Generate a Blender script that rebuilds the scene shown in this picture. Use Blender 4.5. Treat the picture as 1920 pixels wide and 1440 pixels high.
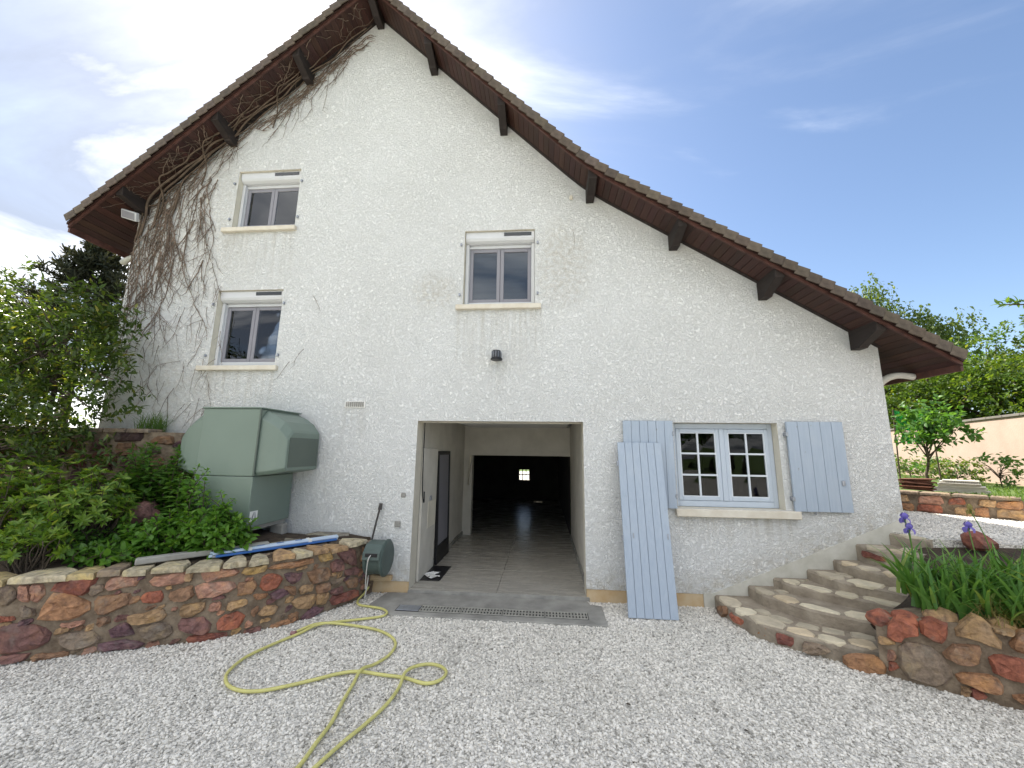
import bpy, bmesh, math, random
import numpy as np
from mathutils import Vector, Matrix, noise
from mathutils.geometry import tessellate_polygon

for _o in list(bpy.data.objects):
    bpy.data.objects.remove(_o)
S = bpy.context.scene
COL = S.collection
RND = random.Random(11)
NR = np.random.default_rng(5)
R = math.radians

# ------------------------------------------------------------------ camera
cam = bpy.data.cameras.new('camera')
camo = bpy.data.objects.new('camera', cam)
COL.objects.link(camo)
_r = Vector((0.99661149, 0.0812379, 0.01288147))
_u = Vector((0.00130539, -0.17220996, 0.9850594))
_f = Vector((-0.08224247, 0.98170471, 0.17173247))
camo.matrix_world = Matrix(((_r.x, _u.x, -_f.x, 0.583), (_r.y, _u.y, -_f.y, -5.044), (_r.z, _u.z, -_f.z, 1.716), (0, 0, 0, 1)))
cam.sensor_width = 36
cam.lens = 721.0 / 1920 * 36
cam.clip_start = 0.05
cam.clip_end = 3000
S.camera = camo

# ------------------------------------------------------------------ sky, sun, exposure
SUN_AZ, SUN_EL = R(-39), R(46)
world = bpy.data.worlds.new('World')
S.world = world
world.use_nodes = True
wn, wl = world.node_tree.nodes, world.node_tree.links
wn.clear()
w_out = wn.new('ShaderNodeOutputWorld')
w_bg = wn.new('ShaderNodeBackground')
w_bg.inputs['Strength'].default_value = 0.10
sky = wn.new('ShaderNodeTexSky')
sky.sky_type = 'NISHITA'
sky.sun_disc = False
sky.sun_elevation = SUN_EL
sky.sun_rotation = SUN_AZ
sky.altitude = 200
sky.air_density = 0.95
sky.dust_density = 0.9
sky.ozone_density = 1.3
# cloud over the whole dome, the unseen part added to brighten facade and yard: direction -> plane at cloud height -> streaky noise
geo = wn.new('ShaderNodeTexCoord')
sep = wn.new('ShaderNodeSeparateXYZ')
wl.new(geo.outputs['Generated'], sep.inputs[0])
def wmath(op, a, b=None, clamp=False):
    n = wn.new('ShaderNodeMath'); n.operation = op; n.use_clamp = clamp
    for i, v in enumerate((a, b)):
        if v is None: continue
        if isinstance(v, (int, float)): n.inputs[i].default_value = v
        else: wl.new(v, n.inputs[i])
    return n.outputs[0]
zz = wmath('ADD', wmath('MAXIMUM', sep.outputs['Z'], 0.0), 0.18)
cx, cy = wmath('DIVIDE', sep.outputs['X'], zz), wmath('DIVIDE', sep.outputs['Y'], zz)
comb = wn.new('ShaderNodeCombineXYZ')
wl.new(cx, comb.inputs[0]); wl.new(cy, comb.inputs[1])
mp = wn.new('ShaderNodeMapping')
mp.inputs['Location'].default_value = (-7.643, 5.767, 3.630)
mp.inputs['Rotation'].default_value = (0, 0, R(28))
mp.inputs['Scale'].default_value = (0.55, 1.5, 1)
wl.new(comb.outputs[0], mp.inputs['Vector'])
n1 = wn.new('ShaderNodeTexNoise')
n1.inputs['Scale'].default_value = 1.25; n1.inputs['Detail'].default_value = 9
n1.inputs['Roughness'].default_value = 0.56; n1.inputs['Distortion'].default_value = 0.5
wl.new(mp.outputs[0], n1.inputs['Vector'])
n2 = wn.new('ShaderNodeTexNoise')
n2.inputs['Scale'].default_value = 0.20; n2.inputs['Detail'].default_value = 3
mp2 = wn.new('ShaderNodeMapping'); mp2.inputs['Location'].default_value = (-2.313, 12.672, 3.277)  # offset picked for bright unseen cloud behind the camera
wl.new(comb.outputs[0], mp2.inputs['Vector']); wl.new(mp2.outputs[0], n2.inputs['Vector'])
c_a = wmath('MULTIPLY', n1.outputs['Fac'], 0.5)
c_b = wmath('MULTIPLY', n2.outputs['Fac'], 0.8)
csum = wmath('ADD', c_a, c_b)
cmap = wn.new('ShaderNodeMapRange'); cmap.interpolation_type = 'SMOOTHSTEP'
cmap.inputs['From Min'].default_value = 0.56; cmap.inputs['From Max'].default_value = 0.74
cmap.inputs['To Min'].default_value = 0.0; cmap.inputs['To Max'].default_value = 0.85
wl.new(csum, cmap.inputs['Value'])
cloud = wn.new('ShaderNodeMixRGB'); cloud.blend_type = 'MIX'
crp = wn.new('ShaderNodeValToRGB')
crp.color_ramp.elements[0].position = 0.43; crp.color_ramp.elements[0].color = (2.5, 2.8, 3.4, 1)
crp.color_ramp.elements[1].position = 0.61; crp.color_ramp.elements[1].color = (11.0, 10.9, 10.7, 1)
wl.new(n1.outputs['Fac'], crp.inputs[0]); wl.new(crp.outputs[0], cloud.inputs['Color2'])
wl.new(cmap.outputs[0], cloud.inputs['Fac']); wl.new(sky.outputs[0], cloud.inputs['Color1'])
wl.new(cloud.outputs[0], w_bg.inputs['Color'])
wl.new(w_bg.outputs[0], w_out.inputs[0])

sl = bpy.data.lights.new('sun', 'SUN')
sl.energy = 5.0
sl.angle = R(0.6)
sl.color = (1.0, 0.93, 0.82)
so = bpy.data.objects.new('sun', sl)
COL.objects.link(so)
_sd = Vector((math.sin(SUN_AZ) * math.cos(SUN_EL), math.cos(SUN_AZ) * math.cos(SUN_EL), math.sin(SUN_EL)))
so.rotation_euler = _sd.to_track_quat('Z', 'Y').to_euler()
so.location = _sd * 60

S.view_settings.view_transform = 'Standard'
S.view_settings.look = 'None'
S.view_settings.gamma = 1
S.view_settings.use_curve_mapping = False
S.view_settings.exposure = 1.2
S.cycles.max_bounces = 8
S.cycles.transparent_max_bounces = 12

# ------------------------------------------------------------------ helpers
def link(o, parent=None):
    COL.objects.link(o)
    if parent is not None:
        o.parent = parent
        pl = Matrix.Translation(parent.location) if parent.type == 'EMPTY' else parent.matrix_basis.copy()   # parents carry world transforms
        o.matrix_parent_inverse = pl.inverted()
    return o

def thing(name, label, cat, loc=(0, 0, 0), group=None):
    o = bpy.data.objects.new(name, None)
    o.empty_display_size = 0.1
    COL.objects.link(o)
    o.location = loc
    return tag(o, label, cat, group)

def tag(o, label=None, cat=None, group=None, kind=None):
    if label: o['label'] = label
    if cat: o['category'] = cat
    if group: o['group'] = group
    if kind: o['kind'] = kind
    return o

def me(name, V, F, mats, smooth=False, fm=None):
    m = bpy.data.meshes.new(name)
    m.from_pydata([tuple(v) for v in V], [], [tuple(f) for f in F])
    for x in (mats if isinstance(mats, (list, tuple)) else [mats]): m.materials.append(x)
    if fm: m.polygons.foreach_set('material_index', fm)
    if smooth: m.polygons.foreach_set('use_smooth', [True] * len(m.polygons))
    m.update()
    return m

def mk(name, V, F, mats, parent=None, smooth=False, fm=None):
    return link(bpy.data.objects.new(name, me(name, V, F, mats, smooth, fm)), parent)

def inst(name, mesh, mat4, parent=None, color=None):
    o = bpy.data.objects.new(name, mesh)
    link(o, parent)
    o.matrix_basis = mat4
    if color: o.color = (*color, 1)
    return o

def np_mesh(name, V, F, mat, parent=None, smooth=False):
    """V (n,3) array, F (m,k) array of equal-sized faces"""
    m = bpy.data.meshes.new(name)
    n, k = F.shape
    m.vertices.add(len(V)); m.vertices.foreach_set('co', np.asarray(V, np.float32).ravel())
    m.loops.add(n * k); m.loops.foreach_set('vertex_index', np.asarray(F, np.int32).ravel())
    m.polygons.add(n)
    m.polygons.foreach_set('loop_start', np.arange(n, dtype=np.int32) * k)
    m.polygons.foreach_set('loop_total', np.full(n, k, np.int32))
    if smooth: m.polygons.foreach_set('use_smooth', np.ones(n, bool))
    m.materials.append(mat)
    m.update(); m.validate()
    return link(bpy.data.objects.new(name, m), parent)

class MB:
    def __init__(s): s.V, s.F, s.M = [], [], []
    def add(s, V, F, mi=0):
        b = len(s.V); s.V += [tuple(v) for v in V]
        s.F += [tuple(i + b for i in f) for f in F]; s.M += [mi] * len(F)
        return s
    def box(s, x0, x1, y0, y1, z0, z1, mi=0, mat4=None):
        V = [(x, y, z) for z in (z0, z1) for y in (y0, y1) for x in (x0, x1)]
        if mat4 is not None: V = [mat4 @ Vector(v) for v in V]
        return s.add(V, [(0, 2, 3, 1), (4, 5, 7, 6), (0, 1, 5, 4), (2, 6, 7, 3), (0, 4, 6, 2), (1, 3, 7, 5)], mi)
    def prism(s, poly, axis, a, b, mi=0):
        """poly: list of 2D points; axis 'x','y','z' = extrusion axis from a to b"""
        n = len(poly)
        def P(p, t):
            return {'x': (t, p[0], p[1]), 'y': (p[0], t, p[1]), 'z': (p[0], p[1], t)}[axis]
        V = [P(p, a) for p in poly] + [P(p, b) for p in poly]
        F = [tuple(range(n)), tuple(range(2 * n - 1, n - 1, -1))]
        F += [(i, i + n, (i + 1) % n + n, (i + 1) % n) for i in range(n)]
        return s.add(V, F, mi)
    def tube(s, pts, rad, n=6, mi=0, cap=True):
        pts = [Vector(p) for p in pts]
        if not isinstance(rad, (list, tuple)): rad = [rad] * len(pts)
        V, F = [], []
        pu = None
        for i, p in enumerate(pts):
            d = (pts[min(i + 1, len(pts) - 1)] - pts[max(i - 1, 0)])
            d = d.normalized() if d.length > 1e-9 else Vector((0, 0, 1))
            if pu is None:
                pu = d.orthogonal().normalized()
            else:
                pu = (pu - d * pu.dot(d)); pu = pu.normalized() if pu.length > 1e-6 else d.orthogonal().normalized()
            w = d.cross(pu)
            for k in range(n):
                a = 2 * math.pi * k / n
                V.append(p + (pu * math.cos(a) + w * math.sin(a)) * rad[i])
        for i in range(len(pts) - 1):
            for k in range(n):
                F.append((i * n + k, i * n + (k + 1) % n, (i + 1) * n + (k + 1) % n, (i + 1) * n + k))
        if cap: F += [tuple(range(n - 1, -1, -1)), tuple((len(pts) - 1) * n + k for k in range(n))]
        return s.add(V, F, mi)
    def lathe(s, prof, c, axis='z', n=20, mi=0):
        V, F = [], []
        for r, h in prof:
            for k in range(n):
                a = 2 * math.pi * k / n
                x, y = r * math.cos(a), r * math.sin(a)
                V.append({'z': (c[0] + x, c[1] + y, c[2] + h), 'x': (c[0] + h, c[1] + x, c[2] + y), 'y': (c[0] + x, c[1] + h, c[2] + y)}[axis])
        for i in range(len(prof) - 1):
            for k in range(n):
                F.append((i * n + k, i * n + (k + 1) % n, (i + 1) * n + (k + 1) % n, (i + 1) * n + k))
        F += [tuple(range(n)), tuple((len(prof) - 1) * n + k for k in range(n))]
        return s.add(V, F, mi)
    def build(s, name, mats, parent=None, smooth=False, bevel=0.0, seg=1):
        o = mk(name, s.V, s.F, mats, parent, False, s.M)
        bm = bmesh.new(); bm.from_mesh(o.data)
        bmesh.ops.recalc_face_normals(bm, faces=bm.faces)
        if bevel:
            ed = [e for e in bm.edges if len(e.link_faces) == 2 and e.calc_face_angle(0) > 0.6]
            bmesh.ops.bevel(bm, geom=ed, offset=bevel, segments=seg, affect='EDGES', profile=0.6)
        if smooth:
            for f in bm.faces: f.smooth = True
        bm.to_mesh(o.data); bm.free()
        return o

def spline(P, n=8, closed=False):
    P = [Vector(p) for p in P]; out = []
    m = len(P)
    for i in range(m if closed else m - 1):
        p0, p1, p2, p3 = (P[(i - 1) % m], P[i], P[(i + 1) % m], P[(i + 2) % m]) if closed else (P[max(i - 1, 0)], P[i], P[i + 1], P[min(i + 2, m - 1)])
        for k in range(n):
            t = k / n
            out.append(0.5 * (2 * p1 + (p2 - p0) * t + (2 * p0 - 5 * p1 + 4 * p2 - p3) * t * t + (3 * p1 - p0 - 3 * p2 + p3) * t ** 3))
    if not closed: out.append(P[-1])
    return out

# ------------------------------------------------------------------ materials
def newmat(name):
    m = bpy.data.materials.new(name); m.use_nodes = True
    nt = m.node_tree; nt.nodes.clear()
    out = nt.nodes.new('ShaderNodeOutputMaterial')
    return m, nt.nodes, nt.links, out

def N(nodes, typ, **kw):
    n = nodes.new(typ)
    for k, v in kw.items():
        if k in n.inputs: n.inputs[k].default_value = v
        else: setattr(n, k, v)
    return n

def pbr(name, col, rough=0.6, var=0.18, vs=5.0, bump=0.0, bs=60.0, spec=0.4, objcol=False, col2=None, metallic=0.0, detail=6, stretch=None, rvar=0.0, streak=None):
    m, n, l, out = newmat(name)
    b = N(n, 'ShaderNodeBsdfPrincipled', Roughness=rough, Metallic=metallic)
    b.inputs['Specular IOR Level'].default_value = spec
    tc = N(n, 'ShaderNodeTexCoord')
    vec = tc.outputs['Object']
    if stretch:
        mpn = N(n, 'ShaderNodeMapping'); mpn.inputs['Scale'].default_value = stretch
        l.new(vec, mpn.inputs[0]); vec = mpn.outputs[0]
    nz = N(n, 'ShaderNodeTexNoise', Scale=vs, Detail=detail, Roughness=0.6)
    l.new(vec, nz.inputs['Vector'])
    rp = N(n, 'ShaderNodeMapRange'); rp.inputs['From Min'].default_value = 0.3; rp.inputs['From Max'].default_value = 0.7
    l.new(nz.outputs['Fac'], rp.inputs['Value'])
    mx = N(n, 'ShaderNodeMixRGB'); l.new(rp.outputs[0], mx.inputs['Fac'])
    c2 = col2 if col2 else tuple(min(1, c * (1 + var)) for c in col)
    c1 = col if col2 else tuple(c * (1 - var) for c in col)
    mx.inputs['Color1'].default_value = (*c1, 1); mx.inputs['Color2'].default_value = (*c2, 1)
    res = mx.outputs[0]
    if objcol:
        oi = N(n, 'ShaderNodeObjectInfo')
        mu = N(n, 'ShaderNodeMixRGB', blend_type='MULTIPLY'); mu.inputs['Fac'].default_value = 1
        l.new(oi.outputs['Color'], mu.inputs['Color1']); l.new(res, mu.inputs['Color2'])
        res = mu.outputs[0]
    l.new(res, b.inputs['Base Color'])
    if rvar:
        rr = N(n, 'ShaderNodeMapRange'); rr.inputs['To Min'].default_value = rough - rvar; rr.inputs['To Max'].default_value = rough + rvar
        l.new(nz.outputs['Fac'], rr.inputs['Value']); l.new(rr.outputs[0], b.inputs['Roughness'])
    if bump:
        nb = N(n, 'ShaderNodeTexNoise', Scale=bs, Detail=5, Roughness=0.6)
        l.new(vec, nb.inputs['Vector'])
        bp = N(n, 'ShaderNodeBump', Strength=1.0, Distance=bump)
        l.new(nb.outputs['Fac'], bp.inputs['Height']); l.new(bp.outputs[0], b.inputs['Normal'])
    l.new(b.outputs[0], out.inputs[0])
    return m

def leafmat(name, c1, c2, c3=None, trans=0.4, rough=0.4, spec=0.4, tcol=1.5):
    m, n, l, out = newmat(name)
    g = N(n, 'ShaderNodeNewGeometry')
    rp = N(n, 'ShaderNodeValToRGB')
    e = rp.color_ramp.elements
    e[0].color = (*c1, 1); e[1].color = (*c2, 1)
    if c3:
        x = e.new(0.9); x.color = (*c2, 1); e[-1].color = (*c3, 1)
    oi = N(n, 'ShaderNodeObjectInfo')
    ad = N(n, 'ShaderNodeMath', operation='ADD'); fr = N(n, 'ShaderNodeMath', operation='FRACT')
    l.new(g.outputs['Random Per Island'], ad.inputs[0]); l.new(oi.outputs['Random'], ad.inputs[1]); l.new(ad.outputs[0], fr.inputs[0])
    l.new(fr.outputs[0], rp.inputs[0])
    b = N(n, 'ShaderNodeBsdfPrincipled', Roughness=rough); b.inputs['Specular IOR Level'].default_value = spec
    l.new(rp.outputs[0], b.inputs['Base Color'])
    t = N(n, 'ShaderNodeBsdfTranslucent')
    mu = N(n, 'ShaderNodeMixRGB', blend_type='MULTIPLY'); mu.inputs['Fac'].default_value = 1
    mu.inputs['Color2'].default_value = (tcol * 1.25, tcol * 1.1, tcol * 0.45, 1)
    l.new(rp.outputs[0], mu.inputs['Color1']); l.new(mu.outputs[0], t.inputs['Color'])
    ms = N(n, 'ShaderNodeMixShader'); ms.inputs[0].default_value = trans
    l.new(b.outputs[0], ms.inputs[1]); l.new(t.outputs[0], ms.inputs[2]); l.new(ms.outputs[0], out.inputs[0])
    return m

def stucco():
    m, n, l, out = newmat('rough_stucco')
    b = N(n, 'ShaderNodeBsdfPrincipled', Roughness=0.9); b.inputs['Specular IOR Level'].default_value = 0.15
    tc = N(n, 'ShaderNodeTexCoord'); vec = tc.outputs['Object']
    sp = N(n, 'ShaderNodeSeparateXYZ'); l.new(vec, sp.inputs[0])
    # worm-like trowelled relief: distorted noise, sharpened
    a = N(n, 'ShaderNodeTexNoise', Scale=33.0, Detail=4, Roughness=0.62, Distortion=1.4)
    l.new(vec, a.inputs['Vector'])
    c = N(n, 'ShaderNodeTexNoise', Scale=75.0, Detail=3, Roughness=0.6, Distortion=1.0)
    l.new(vec, c.inputs['Vector'])
    mr = N(n, 'ShaderNodeMapRange', interpolation_type='SMOOTHSTEP'); mr.inputs['From Min'].default_value = 0.36; mr.inputs['From Max'].default_value = 0.62
    l.new(a.outputs['Fac'], mr.inputs['Value'])
    ad = N(n, 'ShaderNodeMath', operation='MULTIPLY_ADD'); ad.inputs[1].default_value = 0.55
    l.new(c.outputs['Fac'], ad.inputs[0]); l.new(mr.outputs[0], ad.inputs[2])
    bp = N(n, 'ShaderNodeBump', Strength=1.0, Distance=0.0095)
    l.new(ad.outputs[0], bp.inputs['Height']); l.new(bp.outputs[0], b.inputs['Normal'])
    # colour: off-white, slow yellowish / greyish weathering and darker hollows
    s1 = N(n, 'ShaderNodeTexNoise', Scale=0.7, Detail=5, Roughness=0.65); l.new(vec, s1.inputs['Vector'])
    rp = N(n, 'ShaderNodeValToRGB'); e = rp.color_ramp.elements
    e[0].position = 0.3; e[0].color = (0.79, 0.795, 0.78, 1); e[1].position = 0.7; e[1].color = (0.87, 0.878, 0.872, 1)
    l.new(s1.outputs['Fac'], rp.inputs[0])
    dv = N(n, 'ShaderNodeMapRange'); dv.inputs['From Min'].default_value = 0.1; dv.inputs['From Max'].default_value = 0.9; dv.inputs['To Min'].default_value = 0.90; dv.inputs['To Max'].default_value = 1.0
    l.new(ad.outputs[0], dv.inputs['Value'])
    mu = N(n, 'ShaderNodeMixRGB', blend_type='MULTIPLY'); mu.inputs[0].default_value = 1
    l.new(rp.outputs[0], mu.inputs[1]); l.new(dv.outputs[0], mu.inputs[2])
    col = mu.outputs[0]
    # splash dirt creeping up from the ground, ragged edge
    def dirt(height_expr, amount, color, nscale):
        nonlocal col
        nn = N(n, 'ShaderNodeTexNoise', Scale=nscale, Detail=6, Roughness=0.7); l.new(vec, nn.inputs['Vector'])
        k = N(n, 'ShaderNodeMath', operation='MULTIPLY', use_clamp=True)
        l.new(height_expr, k.inputs[0])
        nr = N(n, 'ShaderNodeMapRange'); nr.inputs['From Min'].default_value = 0.40; nr.inputs['From Max'].default_value = 0.62
        l.new(nn.outputs['Fac'], nr.inputs['Value']); l.new(nr.outputs[0], k.inputs[1])
        k2 = N(n, 'ShaderNodeMath', operation='MULTIPLY'); k2.inputs[1].default_value = amount; l.new(k.outputs[0], k2.inputs[0])
        mm = N(n, 'ShaderNodeMixRGB'); mm.inputs[2].default_value = (*color, 1)
        l.new(k2.outputs[0], mm.inputs[0]); l.new(col, mm.inputs[1]); col = mm.outputs[0]
    # height above the sloping line of the stairs
    sx = N(n, 'ShaderNodeMapRange', clamp=True); sx.inputs['From Min'].default_value = 2.55; sx.inputs['From Max'].default_value = 4.78; sx.inputs['To Min'].default_value = 0.09; sx.inputs['To Max'].default_value = 1.0
    l.new(sp.outputs['X'], sx.inputs['Value'])
    hh = N(n, 'ShaderNodeMath', operation='SUBTRACT'); l.new(sp.outputs['Z'], hh.inputs[0]); l.new(sx.outputs[0], hh.inputs[1])
    hm = N(n, 'ShaderNodeMapRange', clamp=True); hm.inputs['From Min'].default_value = 0.30; hm.inputs['From Max'].default_value = -0.02
    l.new(hh.outputs[0], hm.inputs['Value'])
    dirt(hm.outputs[0], 0.6, (0.42, 0.36, 0.24), 9.0)
    # stains where the climber was pulled off, right of the middle window, and left of it
    for (cx_, cz_, rx_, rz_, am) in ((0.85, 4.3, 0.42, 0.75, 0.42), (-0.95, 3.95, 0.35, 0.3, 0.4), (-5.2, 2.4, 1.1, 1.2, 0.28), (-4.9, 5.0, 1.2, 1.6, 0.3)):
        d1 = N(n, 'ShaderNodeMath', operation='SUBTRACT'); l.new(sp.outputs['X'], d1.inputs[0]); d1.inputs[1].default_value = cx_
        d1b = N(n, 'ShaderNodeMath', operation='DIVIDE'); l.new(d1.outputs[0], d1b.inputs[0]); d1b.inputs[1].default_value = rx_
        d2 = N(n, 'ShaderNodeMath', operation='SUBTRACT'); l.new(sp.outputs['Z'], d2.inputs[0]); d2.inputs[1].default_value = cz_
        d2b = N(n, 'ShaderNodeMath', operation='DIVIDE'); l.new(d2.outputs[0], d2b.inputs[0]); d2b.inputs[1].default_value = rz_
        p1_ = N(n, 'ShaderNodeMath', operation='MULTIPLY'); l.new(d1b.outputs[0], p1_.inputs[0]); l.new(d1b.outputs[0], p1_.inputs[1])
        p2_ = N(n, 'ShaderNodeMath', operation='MULTIPLY_ADD'); l.new(d2b.outputs[0], p2_.inputs[0]); l.new(d2b.outputs[0], p2_.inputs[1]); l.new(p1_.outputs[0], p2_.inputs[2])
        q = N(n, 'ShaderNodeMapRange', clamp=True); q.inputs['From Min'].default_value = 1.2; q.inputs['From Max'].default_value = 0.1
        l.new(p2_.outputs[0], q.inputs['Value'])
        dirt(q.outputs[0], am, (0.44, 0.38, 0.28), 14.0)
    # rain streaks below the sills and under the rake
    vst = N(n, 'ShaderNodeMapping'); vst.inputs['Scale'].default_value = (14, 14, 0.9); l.new(vec, vst.inputs[0])
    for (xa, xb, zt, ln, am) in ((-4.33, -3.14, 4.95, .9, .5), (-4.385, -3.17, 2.79, .8, .5), (-.64, .55, 3.64, 1.0, .55), (2.18, 3.6, .96, .35, .6), (-2.2, -1.8, 2.27, .7, .35), (-.12, .03, 2.9, .6, .5)):
        a1 = N(n, 'ShaderNodeMapRange', clamp=True); a1.inputs['From Min'].default_value = xa - .05; a1.inputs['From Max'].default_value = xa + .05; l.new(sp.outputs['X'], a1.inputs['Value'])
        a2 = N(n, 'ShaderNodeMapRange', clamp=True); a2.inputs['From Min'].default_value = xb + .05; a2.inputs['From Max'].default_value = xb - .05; l.new(sp.outputs['X'], a2.inputs['Value'])
        a3 = N(n, 'ShaderNodeMapRange', clamp=True); a3.inputs['From Min'].default_value = zt - ln; a3.inputs['From Max'].default_value = zt; l.new(sp.outputs['Z'], a3.inputs['Value'])
        a4 = N(n, 'ShaderNodeMath', operation='LESS_THAN'); a4.inputs[1].default_value = zt + .02; l.new(sp.outputs['Z'], a4.inputs[0])
        sn = N(n, 'ShaderNodeTexNoise', Scale=1.0, Detail=4, Roughness=0.6); l.new(vst.outputs[0], sn.inputs['Vector'])
        sr = N(n, 'ShaderNodeMapRange', clamp=True); sr.inputs['From Min'].default_value = .42; sr.inputs['From Max'].default_value = .68; l.new(sn.outputs['Fac'], sr.inputs['Value'])
        acc = sr.outputs[0]
        for s_ in (a1, a2, a3, a4):
            mm_ = N(n, 'ShaderNodeMath', operation='MULTIPLY'); l.new(acc, mm_.inputs[0]); l.new(s_.outputs[0], mm_.inputs[1]); acc = mm_.outputs[0]
        ma = N(n, 'ShaderNodeMath', operation='MULTIPLY'); ma.inputs[1].default_value = am; l.new(acc, ma.inputs[0])
        mm = N(n, 'ShaderNodeMixRGB'); mm.inputs[2].default_value = (0.50, 0.47, 0.40, 1); l.new(ma.outputs[0], mm.inputs[0]); l.new(col, mm.inputs[1]); col = mm.outputs[0]
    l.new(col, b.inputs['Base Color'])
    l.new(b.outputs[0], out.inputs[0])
    return m

def glassmat(name='window_glass', refl=1.9):
    m, n, l, out = newmat(name)
    fr = N(n, 'ShaderNodeFresnel', IOR=1.55)
    nz = N(n, 'ShaderNodeTexNoise', Scale=3.0, Detail=1); tc = N(n, 'ShaderNodeTexCoord'); l.new(tc.outputs['Object'], nz.inputs['Vector'])
    bp = N(n, 'ShaderNodeBump', Strength=0.25, Distance=0.004); l.new(nz.outputs['Fac'], bp.inputs['Height'])
    k = N(n, 'ShaderNodeMath', operation='MULTIPLY_ADD', use_clamp=True); k.inputs[1].default_value = refl; k.inputs[2].default_value = 0.0
    l.new(fr.outputs[0], k.inputs[0])
    t = N(n, 'ShaderNodeBsdfTransparent', Color=(0.62, 0.66, 0.68, 1))
    g = N(n, 'ShaderNodeBsdfGlossy', Roughness=0.01, Color=(0.95, 0.97, 1, 1)); l.new(bp.outputs[0], g.inputs['Normal'])
    ms = N(n, 'ShaderNodeMixShader'); l.new(k.outputs[0], ms.inputs[0]); l.new(t.outputs[0], ms.inputs[1]); l.new(g.outputs[0], ms.inputs[2])
    l.new(ms.outputs[0], out.inputs[0])
    return m

def gravelmat(name, instanced):
    m, n, l, out = newmat(name)
    b = N(n, 'ShaderNodeBsdfPrincipled', Roughness=0.8); b.inputs['Specular IOR Level'].default_value = 0.25
    rp = N(n, 'ShaderNodeValToRGB'); e = rp.color_ramp.elements
    e[0].position = 0.0; e[0].color = (0.28, 0.27, 0.245, 1); e[1].position = 1.0; e[1].color = (0.92, 0.90, 0.86, 1)
    for p, c in ((0.08, 0.5), (0.4, 0.70), (0.75, 0.82)):
        x = e.new(p); x.color = (c, c * 0.98, c * 0.935, 1)
    tc = N(n, 'ShaderNodeTexCoord')
    if instanced:
        oi = N(n, 'ShaderNodeObjectInfo'); l.new(oi.outputs['Random'], rp.inputs[0])
    else:
        v = N(n, 'ShaderNodeTexVoronoi', Scale=75.0); l.new(tc.outputs['Object'], v.inputs['Vector'])
        sc = N(n, 'ShaderNodeSeparateColor'); l.new(v.outputs['Color'], sc.inputs[0]); l.new(sc.outputs[0], rp.inputs[0])
        bp = N(n, 'ShaderNodeBump', Strength=1.0, Distance=0.012, invert=True); l.new(v.outputs['Distance'], bp.inputs['Height']); l.new(bp.outputs[0], b.inputs['Normal'])
    # slow drift of tone over the yard: dustier, damper and trodden patches
    vsrc = oi.outputs['Location'] if instanced else tc.outputs['Object']
    pn = N(n, 'ShaderNodeTexNoise', Scale=0.9, Detail=4, Roughness=0.6); l.new(vsrc, pn.inputs['Vector'])
    pr = N(n, 'ShaderNodeMapRange', clamp=True); pr.inputs['From Min'].default_value = .3; pr.inputs['From Max'].default_value = .7; l.new(pn.outputs['Fac'], pr.inputs['Value'])
    pm = N(n, 'ShaderNodeMixRGB'); pm.inputs[1].default_value = (.88, .86, .82, 1); pm.inputs[2].default_value = (1.03, 1.01, .975, 1); l.new(pr.outputs[0], pm.inputs[0])
    mu = N(n, 'ShaderNodeMixRGB', blend_type='MULTIPLY'); mu.inputs[0].default_value = 1; l.new(rp.outputs[0], mu.inputs[1]); l.new(pm.outputs[0], mu.inputs[2])
    l.new(mu.outputs[0], b.inputs['Base Color']); l.new(b.outputs[0], out.inputs[0])
    return m

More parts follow.
